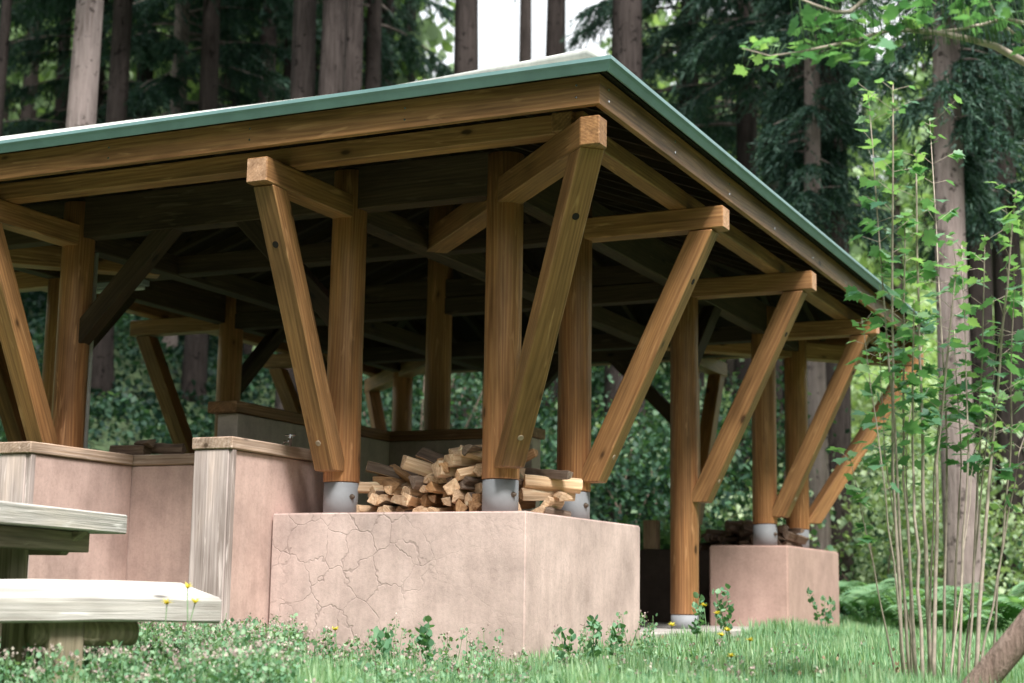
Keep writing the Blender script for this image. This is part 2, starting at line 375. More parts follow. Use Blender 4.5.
# ------------------------------------------------------------------ ground
def grid_ground():
    xs = np.concatenate([np.linspace(-160, -20, 40), np.linspace(-19, 14, 130), np.linspace(16, 120, 30)])
    ys = np.concatenate([np.linspace(-60, -8, 20), np.linspace(-7.6, 24, 130), np.linspace(25, 60, 40), np.linspace(65, 300, 30)])
    X, Y = np.meshgrid(xs, ys); Z = ground_z(X, Y)
    n, mth = len(xs), len(ys)
    idx = np.arange(n*mth).reshape(mth, n)
    q = np.stack([idx[:-1, :-1], idx[:-1, 1:], idx[1:, 1:], idx[1:, :-1]], -1).reshape(-1, 4)
    me = bpy.data.meshes.new('ground'); me.from_pydata(np.stack([X, Y, Z], -1).reshape(-1, 3).tolist(), [], q.tolist()); me.update()
    for p in me.polygons: p.use_smooth = True
    return tag(link('ground', me, M['ground']), kind='structure')
grid_ground()
sl = box('concrete_floor', -4.6, .27, .2, 6.2, -1.2, -.64, M['slab'], None, .012); tag(sl, kind='structure')

# ------------------------------------------------------------------ pavilion
PAV = empty('pavilion', (-2, 3, -.64), 'open timber pavilion with slanting braces, log posts and green edged hip roof', 'pavilion')
EAVE = 1.0455; HT = 2.088; S = .364
XL, XR, Y0, Y1 = -4.0, 0.0, 0.0, 6.0
def make_post(x, y, zb, top=1.985, shoe=.185, seed=0):
    px = lathe('post', [(.099, zb+shoe), (.1015, zb+shoe+.006), (.1010, .9), (.1005, 1.4), (.100, top)], 28, M['post'], PAV, (x, y, 0), None, .012, seed)
    sh = lathe('steel_shoe', [(.098, zb-.01), (.098, zb+shoe-.004)], 28, M['steel'], px, (x, y, 0))
    for me_p in sh.data.polygons: pass
    for a in ((-.35), 2.6):
        lathe('bolt', [(.016, -.006), (.016, .004), (.009, .005), (.009, .018), (.004, .021)], 8, M['rust'], px,
              (x+.098*math.cos(a), y+.098*math.sin(a), zb+shoe*.55), frame((math.cos(a), math.sin(a), 0)))
    return px
on_block = {(0, 0): .185, (-1, 0): .185, (0, 1): .185, (0, 5): .185, (0, 6): .185}
posts = [(0, 0), (-1, 0), (-3, 0), (-4, 0), (0, 1), (0, 3), (0, 5), (0, 6), (-1, 6), (-3, 6), (-4, 6), (-4, 1), (-3.95, 3), (-4, 5), (-2, 3)]
for i, (x, y) in enumerate(posts):
    if (x, y) in on_block: make_post(x, y, 0, seed=i)
    elif (x, y) == (-2, 3): make_post(x, y, -.64, 2.9, .1, seed=i)
    else: make_post(x, y, -.64, shoe=.10, seed=i)

TW = .13
def make_brace(x, y, dx, dy, seed=0):
    """slanting squared strut from the foot of a post out to the tip of its arm; lower and upper ends are sawn level"""
    d = Vector((dx, dy, 0)); n = Vector((-dy, dx, 0)); z0, z1 = .238, 1.697
    L = d.length; d.normalize(); n.normalize()
    if L > 1.1:   # corner: diagonal
        o0, o1, th = .20, 1.262, .150
    else: o0, o1, th = .185, .890, .144
    P = Vector((x, y, 0)); w = TW/2
    poly0 = [P + d*(o0-th) - n*w, P + d*o0 - n*w, P + d*o0 + n*w, P + d*(o0-th) + n*w]
    off = d*(o1-o0) + Vector((0, 0, z1-z0))
    pa = [q + Vector((0, 0, z0)) for q in poly0]; pb = [q + off for q in pa]
    b = prism('brace', pa, pb, off, M['stain'], PAV, .006, P+d*(o0-th/2)+Vector((0, 0, z0)))
    # bolt plugs near the foot and the head, on the outer face
    nf = off.cross(n).normalized()
    if nf.dot(d) < 0: nf = -nf
    for k, (t, mt) in enumerate(((.10, 'plug'), (.80, 'hole'))):
        c = P + d*o0 + Vector((0, 0, z0)) + off*t + nf*.0005
        lathe('bolt_plug', [(.0165, -.008), (.0165, .0018), (.013, .003)] if mt == 'plug' else [(.019, -.01), (.019, .0012)], 14, M[mt], b, c, frame(nf))
    return b
bl = [(-1, 0, 0, -1), (-3, 0, 0, -1), (0, 1, 1, 0), (0, 3, 1, 0), (0, 5, 1, 0), (-1, 6, 0, 1), (-3, 6, 0, 1), (-4, 1, -1, 0), (-4, 3, -1, 0), (-4, 5, -1, 0),
      (0, 0, 1, -1), (0, 6, 1, 1), (-4, 0, -1, -1), (-4, 6, -1, 1)]
for i, a in enumerate(bl): make_brace(*a, seed=i)

# arms: cross beams whose ends stick out past the posts
AZ0, AZ1 = 1.700, 1.835
TIP = .955
for x in (-1, -3):
    for sy in (0, 1):
        timber('arm', (x, -TIP if sy == 0 else 6+TIP, (AZ0+AZ1)/2), (x, .02 if sy == 0 else 5.98, (AZ0+AZ1)/2), TW, AZ1-AZ0, M['stain'], PAV, .006, M['endgrain'])
    timber('cross_beam', (x, .021, (AZ0+AZ1)/2), (x, 5.979, (AZ0+AZ1)/2), TW, AZ1-AZ0, M['beamdark'], PAV, .006)
for y in (1, 3, 5):
    for sx in (0, 1):
        timber('arm', (TIP if sx == 0 else -4-TIP, y, (AZ0+AZ1)/2+.003), (-.02 if sx == 0 else -3.98, y, (AZ0+AZ1)/2+.003), TW-.004, AZ1-AZ0-.004, M['stain'], PAV, .006, M['endgrain'])
    timber('cross_beam', (-.021, y, (AZ0+AZ1)/2+.003), (-3.979, y, (AZ0+AZ1)/2+.003), TW-.004, AZ1-AZ0-.004, M['beamdark'], PAV, .006)
def corner_arm(cx, cy, sx, sy):
    d = Vector((sx, sy, 0)).normalized(); n = Vector((-d.y, d.x, 0)); w = TW/2*1.05
    t = .945; P = Vector((cx, cy, 0)); V = P + Vector((sx*t, sy*t, 0))       # nose, cut back along both eaves
    k = w*math.sqrt(2)
    pl = [P - d*1.2 - n*w, P + d*((t*math.sqrt(2))-w) - n*w, V, P + d*((t*math.sqrt(2))-w) + n*w, P - d*1.2 + n*w]
    lo = [q + Vector((0, 0, AZ0-.004)) for q in pl]; hi = [q + Vector((0, 0, AZ1+.012)) for q in pl]
    prism('corner_arm', lo, hi, (0, 0, 1), M['stain'], PAV, .005)
    o = PAV.children[-1] if PAV.children else None
    return o
def prism_along(name, lo, hi, axis, mat, parent, bev=.005):
    rot = frame(axis); o0 = Vector(lo[0]); inv = rot.inverted(); bm = bmesh.new()
    A = [bm.verts.new(inv @ (Vector(q)-o0)) for q in lo]; B = [bm.verts.new(inv @ (Vector(q)-o0)) for q in hi]; n = len(A)
    bm.faces.new(A); bm.faces.new(B[::-1])
    for i in range(n): bm.faces.new((A[i], B[i], B[(i+1) % n], A[(i+1) % n]))
    return link(name, bm_mesh(name, bm, bev), mat, parent, rot, o0)
def corner_arm(cx, cy, sx, sy):
    d = Vector((sx, sy, 0)).normalized(); n = Vector((-d.y, d.x, 0)); w = TW/2*1.08
    t = .948; P = Vector((cx, cy, 0)); V = P + Vector((sx*t, sy*t, 0)); e = t*math.sqrt(2)-w
    pl = [P - d*1.3 - n*w, P + d*e - n*w, V, P + d*e + n*w, P - d*1.3 + n*w]
    prism_along('corner_arm', [q + Vector((0, 0, AZ0-.004)) for q in pl], [q + Vector((0, 0, AZ1+.004)) for q in pl], d, M['stain'], PAV)
for c in ((0, 0, 1, -1), (0, 6, 1, 1), (-4, 0, -1, -1), (-4, 6, -1, 1)): corner_arm(*c)
# tie beams along the post lines
TZ = 1.845
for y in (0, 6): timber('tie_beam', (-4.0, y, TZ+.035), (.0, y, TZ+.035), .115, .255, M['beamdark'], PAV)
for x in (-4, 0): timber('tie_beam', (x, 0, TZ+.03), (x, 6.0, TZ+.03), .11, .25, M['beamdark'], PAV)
# purlins carried by the arms
q = .675; PZ = 1.838+.052
for y in (-q, 6+q): timber('eave_purlin', (-4-q-.1, y, PZ), (q+.1, y, PZ), .115, .104, M['stain'], PAV)
for x in (-4-q, q): timber('eave_purlin', (x, -q-.1, PZ-.004), (x, 6+q+.1, PZ-.004), .112, .098, M['stain'], PAV)
# knee braces inside the post lines
def knee(A, B): timber('knee_brace', A, B, .10, .12, M['beamdark'], PAV)
for x in (-3, -1):
    for y in (0, 6):
        s_ = 1 if x == -3 else -1
        knee((x+s_*.05, y, 1.12), (x+s_*.74, y, 1.80))
for y in (1, 5):
    for x in (-4, ): knee((x, y+(.05 if y == 1 else -.05), 1.12), (x, y+(.74 if y == 1 else -.74), 1.80))
knee((0, 3.05, 1.2), (0, 3.7, 1.8)); knee((-3.95, 3.05, 1.2), (-3.95, 3.7, 1.8))
timber('cross_beam', (-4, 3.0, 1.91), (0, 3.0, 1.91), .12, .14, M['beamdark'], PAV)
timber('ridge_beam', (-2, 1.9, 2.9), (-2, 4.1, 2.9), .12, .2, M['beamdark'], PAV)

# fascia boards
FB0, FB1, FE, FT = 1.893, 2.045, .947, .035
def fascia(A, B, n):
    """board between two mitred corners; n points outwards"""
    A, B, n = Vector(A), Vector(B), Vector(n); d = (B-A).normalized()
    pa = [A, A - n*FT + d*FT, A - n*FT + d*FT + Vector((0, 0, FB1-FB0)), A + Vector((0, 0, FB1-FB0))]
    pb = [B, B - n*FT - d*FT, B - n*FT - d*FT + Vector((0, 0, FB1-FB0)), B + Vector((0, 0, FB1-FB0))]
    f = prism('fascia_board', pa, pb, d, M['stain'], PAV, .003)
    L = (B-A).length; k = int(L/.9)
    for i in range(k+1):
        for dz in (.045, .105):
            c = A + d*(.12+i*(L-.24)/k) + Vector((0, 0, dz)) + n*.0005
            lathe('screw_head', [(.0055, -.003), (.0055, .0015)], 8, M['chrome'], f, c, frame(n))
    return f
e = FE
fascia((-4-e, -e, FB0), (e, -e, FB0), (0, -1, 0)); fascia((e, -e, FB0), (e, 6+e, FB0), (1, 0, 0))
fascia((e, 6+e, FB0), (-4-e, 6+e, FB0), (0, 1, 0)); fascia((-4-e, 6+e, FB0), (-4-e, -e, FB0), (-1, 0, 0))
# roof: hipped sheet, ceiling boards below
def roof_mesh(off, ee, th):
    z = lambda t: HT - off + S*t
    L = 4+2*ee; half = L/2
    c = [(-4-ee, -ee, z(0)), (ee, -ee, z(0)), (ee, 6+ee, z(0)), (-4-ee, 6+ee, z(0)), (-2, -ee+half, z(half)), (-2, 6+ee-half, z(half))]
    bm = bmesh.new(); T = [bm.verts.new(v) for v in c]; Bv = [bm.verts.new((v[0], v[1], v[2]-th)) for v in c]
    fs = [(0, 1, 4), (1, 2, 5, 4), (2, 3, 5), (3, 0, 4, 5)]
    for f in fs: bm.faces.new([T[i] for i in f]); bm.faces.new([Bv[i] for i in f][::-1])
    for i in range(4): bm.faces.new((T[i], Bv[i], Bv[(i+1) % 4], T[(i+1) % 4]))
    return bm_mesh('roof', bm)
RF = link('roof', roof_mesh(0, EAVE-.008, .012), M['roof'], PAV)
me = roof_mesh(.03, EAVE-.06, .02); me.name = 'ceiling_boards'
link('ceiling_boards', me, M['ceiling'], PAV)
# eave trim (folded metal, teal): face with an outward bevel and a return
def trim(A, B, n):
    A, B, n = Vector(A), Vector(B), Vector(n); d = (B-A).normalized()
    prof = [(0, 0), (0, -.018), (-.010, -.032), (-.026, -.064), (-.034, -.064), (-.034, -.010), (-.10, .022), (-.10, .030), (-.012, .004)]
    mk = lambda P, s: [P + n*a + Vector((0, 0, z+.002)) + d*(s*(-a)) for a, z in prof]
    t = prism('eave_trim', mk(A, 1), mk(B, -1), d, M['teal'], RF, 0)
    return t
e = EAVE
trim((-4-e, -e, HT), (e, -e, HT), (0, -1, 0)); trim((e, -e, HT), (e, 6+e, HT), (1, 0, 0))
trim((e, 6+e, HT), (-4-e, 6+e, HT), (0, 1, 0)); trim((-4-e, 6+e, HT), (-4-e, -e, HT), (-1, 0, 0))
def hipcap(cx, cy, sx, sy):
    half = (4+2*e)/2
    A = Vector((cx+sx*(e-.09), cy+sy*(e-.09), HT+S*.09-.005)); A2 = Vector((cx+sx*(e-.17), cy+sy*(e-.17), HT+S*.17+.02))
    B = Vector((-2, (-e+half) if sy < 0 else (6+e-half), HT+S*half+.012))
    tubes('hip_cap', [[(A, .012), (A2, .034), (A2.lerp(B, .2), .030), (B, .030)]], M['roof'], RF, 10)
for c in ((0, 0, 1, -1), (0, 6, 1, 1), (-4, 0, -1, -1), (-4, 6, -1, 1)): hipcap(*c)
# rafters
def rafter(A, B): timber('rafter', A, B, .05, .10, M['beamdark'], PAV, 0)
zr = lambda t: HT - .105 + S*t
for i in range(17):
    x = -4.7 + i*.3375
    t = min(x+4+EAVE, EAVE-x)
    for sy in (0, 1):
        a = (x, -.90, zr(.145)) if sy == 0 else (x, 6.90, zr(.145)); b = (x, -EAVE+t, zr(t)) if sy == 0 else (x, 6+EAVE-t, zr(t))
        rafter(a, b)
for i in range(22):
    y = -.7 + i*.352
    t = min(y+EAVE, 6+EAVE-y, 3.04)
    rafter((.90, y, zr(.145)), (EAVE-t, y, zr(t))); rafter((-4.90, y, zr(.145)), (-4-EAVE+t, y, zr(t)))
for (cx, cy, sx, sy) in ((0, 0, 1, -1), (0, 6, 1, 1), (-4, 0, -1, -1), (-4, 6, -1, 1)):
    t = 3.04
    timber('hip_rafter', (cx+sx*.90, cy+sy*.90, zr(.145)-.01), (cx+sx*(EAVE-t), cy+sy*(EAVE-t), zr(t)-.01), .09, .12, M['beamdark'], PAV, 0)
# drain pipe and lamp
PPX = at(86.5, 420, 10.0)
pp = tubes('pipe', [[((PPX.x, PPX.y, -.66), .016), ((PPX.x, PPX.y, 1.75), .016)]], M['white_pipe'], PAV, 10)
lm = empty('ceiling_lamp', (-3.3, 1.0, 1.62), 'unlit tube lamp hanging beside the leftmost post under the dark roof', 'lamp')
timber('lamp_housing', (-3.70, 1.0, 1.685), (-3.25, 1.0, 1.685), .08, .04, M['steel'], lm)
tubes('lamp_tube', [[((-3.68, 1.0, 1.648), .014), ((-3.27, 1.0, 1.648), .014)]], M['white_pipe'], lm, 10)

# ------------------------------------------------------------------ masonry
def masonry(name, x0, x1, y0, y1, z0, z1, mat, bev=.022):
    bm = bmesh.new(); nx = max(2, int((x1-x0)/.12)); ny = max(2, int((y1-y0)/.12)); nz = 8
    cx, cy = (x0+x1)/2, (y0+y1)/2
    bmesh.ops.create_cube(bm, size=1); bmesh.ops.scale(bm, vec=(x1-x0, y1-y0, z1-z0), verts=bm.verts)
    for v in bm.verts: v.co.z += (z0+z1)/2
    bmesh.ops.bevel(bm, geom=[e_ for e_ in bm.edges], offset=bev, segments=3, affect='EDGES')
    me = bm_mesh(name, bm); 
    for p in me.polygons: p.use_smooth = False
    return link(name, me, mat, None, None, (cx, cy, 0))
b1 = masonry('firewood_platform', -1.262, .2885, -.2885, 1.36, -1.2, 0, M['pink_crack'], .008)
tag(b1, 'large cracked pink mortar block carrying two corner posts and pale split firewood', 'masonry block')
b2 = masonry('firewood_platform', -.362, .2885, 4.64, 6.2885, -1.2, 0, M['brown_block'], .012)
tag(b2, 'small smooth brownish pink mortar block under the two farthest right posts', 'masonry block')
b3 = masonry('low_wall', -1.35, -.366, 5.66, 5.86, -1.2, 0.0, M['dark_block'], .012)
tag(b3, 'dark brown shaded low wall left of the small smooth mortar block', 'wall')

def capped_wall(name, label, x0, x1, y0, y1, top, capmat, wallmat, board=True, caph=.066, over=.018, zb=-1.2):
    W = empty(name, ((x0+x1)/2, y0, -.8), label, 'wall')
    box('wall_body', x0, x1, y0, y1, zb, top-caph, wallmat, W, .004)
    return W
# wall beside the cracked block
W1 = empty('counter_wall', (-1.4, -.6, -.8), 'tall pale counter wall with grey wooden end board and wooden cap, against the cracked block', 'wall')
def body(parent, x0, x1, y0, y1, z0, z1, mat):
    cx, cy = (x0+x1)/2, (y0+y1)/2; bm = bmesh.new(); bmesh.ops.create_cube(bm, size=1); bmesh.ops.scale(bm, vec=(x1-x0, y1-y0, z1-z0), verts=bm.verts)
    for v in bm.verts: v.co.z += (z0+z1)/2
    return link('wall_body', bm_mesh('wall_body', bm, .006), mat, parent, None, (cx, cy, 0))
body(W1, -1.495, -1.278, -.655, .55, -1.2, .320, M['pink'])
box('end_board', -1.512, -1.285, -.692, -.657, -1.0, .319, M['grey_wood'], W1, .005)
box('corner_strip', -1.283, -1.262, -.685, -.650, -1.0, .319, M['grey_wood'], W1, .003)
box('cap_board', -1.525, -1.258, -.700, .60, .322, .388, M['cap_tan'], W1, .006, (0, 1, 0))
W0 = empty('counter_wall', (-2.65, -.6, -.8), 'pink counter wall with wooden cap behind the table, leftmost low wall', 'wall')
body(W0, -2.775, -2.56, -.76, .10, -1.2, .318, M['pink'])
box('end_board', -2.785, -2.592, -.800, -.762, -1.0, .317, M['grey_wood'], W0, .005)
box('corner_strip', -2.590, -2.555, -.795, -.755, -1.0, .317, M['grey_wood'], W0, .003)
box('cap_board', -2.79, -2.547, -.812, .09, .320, .386, M['cap_tan'], W0, .006, (0, 1, 0))
WB = empty('counter_wall', (-2.0, .2, -.8), 'reddish recessed wall with a wooden cap between the two projecting counter walls', 'wall')
body(WB, -2.775, -1.497, .102, .30, -1.2, .318, M['pink'])
box('cap_board', -2.79, -1.527, .092, .33, .320, .386, M['cap_tan'], WB, .006, (1, 0, 0))
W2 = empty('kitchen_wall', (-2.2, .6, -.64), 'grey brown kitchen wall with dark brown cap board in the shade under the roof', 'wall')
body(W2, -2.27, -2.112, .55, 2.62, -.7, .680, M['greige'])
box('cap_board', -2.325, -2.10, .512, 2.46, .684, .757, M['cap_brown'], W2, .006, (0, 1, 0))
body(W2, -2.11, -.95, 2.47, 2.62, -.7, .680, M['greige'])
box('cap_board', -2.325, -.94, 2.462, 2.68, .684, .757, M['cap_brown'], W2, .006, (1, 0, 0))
# taps
def tap(x, y, z, label, loc_name='water_tap'):
    T = empty(loc_name, (x, y, z), label, 'tap')
    lathe('tap_body', [(.009, 0), (.009, .045), (.012, .047), (.012, .06)], 10, M['chrome'], T, (x, y, z))
    tubes('tap_handle', [[((x-.028, y-.01, z+.066), .006), ((x+.028, y+.01, z+.066), .006)]], M['chrome'], T, 8)
    tubes('spout', [[((x, y, z+.03), .007), ((x-.05, y+.02, z+.032), .007), ((x-.07, y+.028, z+.01), .007)]], M['chrome'], T, 8)
tap(-1.30, -.08, .388, 'small chrome tap standing on the pale wooden cap of the tall counter wall')
tap(-1.45, 1.5, .30, 'small chrome tap behind the left end of the firewood pile')
T3 = empty('wall_spout', (-1.51, -.3, -.02), 'bent chrome spout sticking out left of the pale counter wall', 'tap')
tubes('spout', [[((-1.49, -.45, .045), .010), ((-1.56, -.47, .042), .010), ((-1.605, -.48, .022), .010), ((-1.612, -.482, -.01), .009)]], M['chrome'], T3, 10)

# ------------------------------------------------------------------ firewood
def log_mesh(kind, L, r, seed):
    """split log: wedge, half-round or squarish billet, local Z lengthwise"""
    rr = random.Random(seed)
    if kind == 'wedge': pts = [(0, 0)] + [(r*1.25*math.cos(a), r*1.25*math.sin(a)) for a in np.linspace(.15, 1.55, 5)]
    elif kind == 'half': pts = [(r*math.cos(a), r*math.sin(a)) for a in np.linspace(0, math.pi, 8)]
    else: pts = [(-r*.8, -r*.7), (r*.85, -r*.75), (r*.95, r*.4), (r*.2, r*.85), (-r*.75, r*.6)]
    cx = sum(p[0] for p in pts)/len(pts); cy = sum(p[1] for p in pts)/len(pts)
    pts = [((p[0]-cx)*rr.uniform(.85, 1.15), (p[1]-cy)*rr.uniform(.85, 1.15)) for p in pts]
    bm = bmesh.new(); rings = []; n = 5
    for k in range(n+1):
        t = k/n; s = 1 - .12*t*rr.random(); ox, oy = rr.uniform(-1, 1)*.06*r, rr.uniform(-1, 1)*.06*r; tw = rr.uniform(-.08, .08)
        rings.append([bm.verts.new(((p[0]*math.cos(tw)-p[1]*math.sin(tw))*s+ox, (p[0]*math.sin(tw)+p[1]*math.cos(tw))*s+oy, (t-.5)*L + rr.uniform(-.004, .004))) for p in pts])
    for a, b in zip(rings, rings[1:]):
        for i in range(len(pts)): bm.faces.new((a[i], a[(i+1) % len(pts)], b[(i+1) % len(pts)], b[i]))
    bm.faces.new(rings[0][::-1]); bm.faces.new(rings[-1])
    return bm_mesh('firewood', bm, .0025)
LOGS = [log_mesh(k, .34, .044, s) for s, k in enumerate(['wedge', 'half', 'block', 'wedge', 'block', 'wedge', 'half', 'block'])]
for i, l in enumerate(LOGS): l.materials.append(M['split'])
M['split_tan'] = wood('orange_brown_firewood', (.56, .36, .20), (.44, .26, .13), (.24, .13, .06), .85, grain=.9, knots=False)
M['split_bark'] = wood('barky_firewood', (.30, .23, .18), (.20, .15, .115), (.10, .07, .055), .9, grain=1, knots=False)
for i in range(len(LOGS)):
    for k_ in ('split_tan', 'split_bark', 'split', 'split'):
        if k_ == 'split_bark' and i % 3: continue
        c_ = LOGS[i].copy(); c_.materials.clear(); c_.materials.append(M[k_]); LOGS.append(c_)
for l in LOGS:                                  # bark on one side of some billets
    if len(l.materials) and l.materials[0].name.startswith('split_fire'):
        l.materials.append(M['split_bark'])
        for p in l.polygons:
            if p.normal.y < -.75 and abs(p.normal.z) < .3: p.material_index = 1
LOGS_D = [l.copy() for l in LOGS[:8]]
for l in LOGS_D: l.materials.clear(); l.materials.append(M['split_dark'])
ORD = ['first', 'second', 'third', 'fourth', 'fifth', 'sixth', 'seventh', 'eighth', 'ninth', 'tenth', 'eleventh', 'twelfth', 'thirteenth', 'fourteenth', 'fifteenth', 'sixteenth']
def place_log(me, P, yaw, pitch, roll, label, group, scale=1):
    o = bpy.data.objects.new('firewood_log', me); COL.objects.link(o)
    o.matrix_world = Matrix.Translation(P) @ Matrix.Rotation(yaw, 4, 'Z') @ Matrix.Rotation(math.pi/2+pitch, 4, 'X') @ Matrix.Rotation(roll, 4, 'Z') @ Matrix.Diagonal((scale, scale, 1, 1))
    tag(o, label, 'firewood', group); return o
def pile(x0, x1, y, heights, meshes, what, group, rnd, r=.040, zb=0.0, depth=2, dy=.30, jit=1.0):
    """rows of logs whose cut ends face the viewer (local axis along y)"""
    nrow = 0
    for d in range(depth):
        row = 0; z = zb + r*.86
        while True:
            xs = []; x = x0 + r*(1 + (row % 2)*.8)
            while x < x1 - r*.5:
                if heights((x-x0)/(x1-x0)) >= z - zb + r*.6: xs.append(x)
                x += r*rnd.uniform(1.5, 1.95)
            if not xs: break
            for i, xx in enumerate(xs):
                s = rnd.uniform(.8, 1.3)
                top = heights((xx-x0)/(x1-x0)) < z - zb + r*2.6
                yaw = rnd.gauss(0, .34 if not top else .8)*jit; pit = rnd.gauss(0, .06 if not top else .20)*jit
                lab = '%s log, %s from left, %s%s%s' % (what[0], ORD[min(i, 15)], 'bottom row' if row == 0 else '%s row up' % ORD[row], ' at the back' if d else '', what[1])
                place_log(meshes[rnd.randrange(len(meshes))], Vector((xx, y + d*dy + rnd.uniform(-.05, .05), z + rnd.uniform(-.006, .006))), yaw, pit, rnd.uniform(0, 6.28), lab, group, s)
            row += 1; z += r*1.36
rp = random.Random(5)
prof = lambda t: np.interp(t, [0, .12, .25, .4, .52, .68, .80, .95, 1], [.24, .29, .25, .28, .33, .40, .39, .33, .28])
pile(-.90, -.115, .22, lambda t: float(prof(t)), LOGS, ('pale split', ' of main pile'), 'split firewood in the main pile on the cracked block', rp)
pile(-.03, .10, .60, lambda t: float(np.interp(t, [0, .5, 1], [.30, .28, .17])), LOGS, ('pale split', ', right of corner post'), 'split firewood right of the corner post', rp, depth=1)
rp = random.Random(9)
pile(-.75, -.06, 5.72, lambda t: float(np.interp(t, [0, .3, .5, .75, 1], [.14, .22, .25, .20, .20])), LOGS_D, ('dark weathered', ' of far pile'), 'dark firewood on the far block', rp, depth=1)
pile(-.02, .17, 5.50, lambda t: float(np.interp(t, [0, .4, 1], [.20, .18, .14])), LOGS_D, ('dark weathered', ', far right of last shoe'), 'dark firewood on the far block', rp, depth=1, jit=.5)
for k, (x, zz, yw) in enumerate(((-2.66, .43, 1.3), (-2.55, .475, .9), (-2.42, .43, 1.5))):
    place_log((LOGS_D[2], LOGS_D[0], LOGS_D[5])[k], Vector((x, .20, zz)), yw, .05, k, ('dark log lying on the recessed wall cap, left one', 'dark log lying on top of two others on the recessed wall cap', 'dark log on the recessed wall cap, right one')[k], 'logs on the recessed wall')
o = timber('wood_block', (-1.27, 5.76, 0), (-1.27, 5.76, .26), .12, .12, M['split'], None); tag(o, 'upright squared timber offcut standing on the dark low wall', 'timber offcut')

# ------------------------------------------------------------------ picnic table and bench
az = R(-11.6); DL = Vector((math.sin(az), math.cos(az), 0)); DW = Vector((-DL.y, DL.x, 0))    # DL lengthwise, DW to the left
TB = empty('picnic_table', at(-60, 655, 6.2), 'weathered white grey picnic table top on mossy legs at the left edge', 'table')
Tc = at(128, 515, 7.05)                      # far right top corner
def plank(name, C, L, w, th, mat, parent, bev=.006, tilt=0):
    """C = far right upper corner; runs towards the viewer"""
    u = Vector((0, 0, 1)); wv = (DW*math.cos(tilt) + u*math.sin(tilt)); nv = (u*math.cos(tilt) - DW*math.sin(tilt))
    pa = [C, C+wv*w, C+wv*w-nv*th, C-nv*th]; pb = [q - DL*L for q in pa]
    return prism(name, pa, pb, DL, mat, parent, bev, C)
for k in range(4): plank('table_plank', Tc + DW*(k*.195), 1.75, .185, .085, M['bleached'], TB)
c = Tc - Vector((0, 0, .088))
bearer = []
for s_ in (.30, 1.4):
    p0 = c - DL*s_ - DW*-.02
    bl_ = [p0, p0+DW*.70, p0+DW*.62-Vector((0, 0, .10)), p0+DW*.10-Vector((0, 0, .10))]
    prism('bearer', bl_, [q_-DL*.07 for q_ in bl_], DW, M['moss_wood'], TB, .004)
rail = [c + DW*.06 - DL*.22, c + DW*.06 - DL*1.6]
pr_ = [rail[0], rail[0]+DW*.09, rail[0]+DW*.09-Vector((0, 0, .085)), rail[0]-Vector((0, 0, .085))]
prism('rail', pr_, [q_-DL*1.35 for q_ in pr_], DL, M['moss_wood'], TB, .004)
for s_ in (.62, 1.5):
    for w_ in (.20, .48):
        P_ = c - DL*s_ + DW*w_; P_.z -= .10
        g = Vector((P_.x, P_.y, -.86)); timber('leg', g, P_+Vector((0, 0, .099)), .115, .115, M['moss_wood'], TB, .008)
BN = empty('picnic_bench', at(115, 680, 6.0), 'bleached thick plank bench in front of the picnic table', 'bench')
Bc = at(222, 600, 6.05)
ab = R(27); DL = Vector((math.sin(ab), math.cos(ab), 0)); DW = Vector((-DL.y, DL.x, 0))
def bench_plank():
    L = 2.2; sec = [(0, 0), (.02, .010), (.15, .034), (.29, .064), (.30, .05), (.30, -.06), (.02, -.088), (0, -.082)]
    bm = bmesh.new(); n = 14; rings = []; rr = random.Random(3)
    # the far left corner is sawn off
    for k in range(n+1):
        t = k/n
        ring = []
        for (w_, z_) in sec:
            l_ = t*L + (max(0, w_-.02)*.12 if k == 0 else 0)
            ring.append(bm.verts.new((w_, z_ + rr.uniform(-.002, .002) + .004*math.sin(t*9), -l_)))
        rings.append(ring)
    for a, b in zip(rings, rings[1:]):
        for i in range(len(sec)): bm.faces.new((a[i], a[(i+1) % len(sec)], b[(i+1) % len(sec)], b[i]))
    bm.faces.new(rings[0]); bm.faces.new(rings[-1][::-1])
    me = bm_mesh('seat_plank', bm, .003)
    rot = Matrix((DW, Vector((0, 0, 1)), DL)).transposed()
    if rot.determinant() < 0: pass
    return me, rot
me, rot = bench_plank(); link('seat_plank', me, M['bleached'], BN, rot, Bc)
def blk(name, P, L, w, h, mat, ax=DL):
    pa = [P, P+DW*w, P+DW*w+Vector((0, 0, h)), P+Vector((0, 0, h))]; pb = [q_-DL*L for q_ in pa]
    return prism(name, pa, pb, ax, mat, BN, .006)
for s_ in (.52, 1.9):
    P_ = Bc - DL*s_; P1 = Vector((P_.x, P_.y, -.9)) + DW*.05
    blk('leg', P1, .13, .11, P_.z-.080+.9, M['moss_wood'], Vector((0, 0, 1)))
    blk('leg', P1 + DW*.12 - DL*.10, .13, .10, P_.z-.062+.9, M['moss_wood'], Vector((0, 0, 1)))
lg = Bc - DL*.30 + DW*.12; lg.z -= .122
tubes('support_log', [[(lg, .050), (lg-DL*.1, .054), (lg-DL*.4, .052)]], M['moss_wood'], BN, 14)

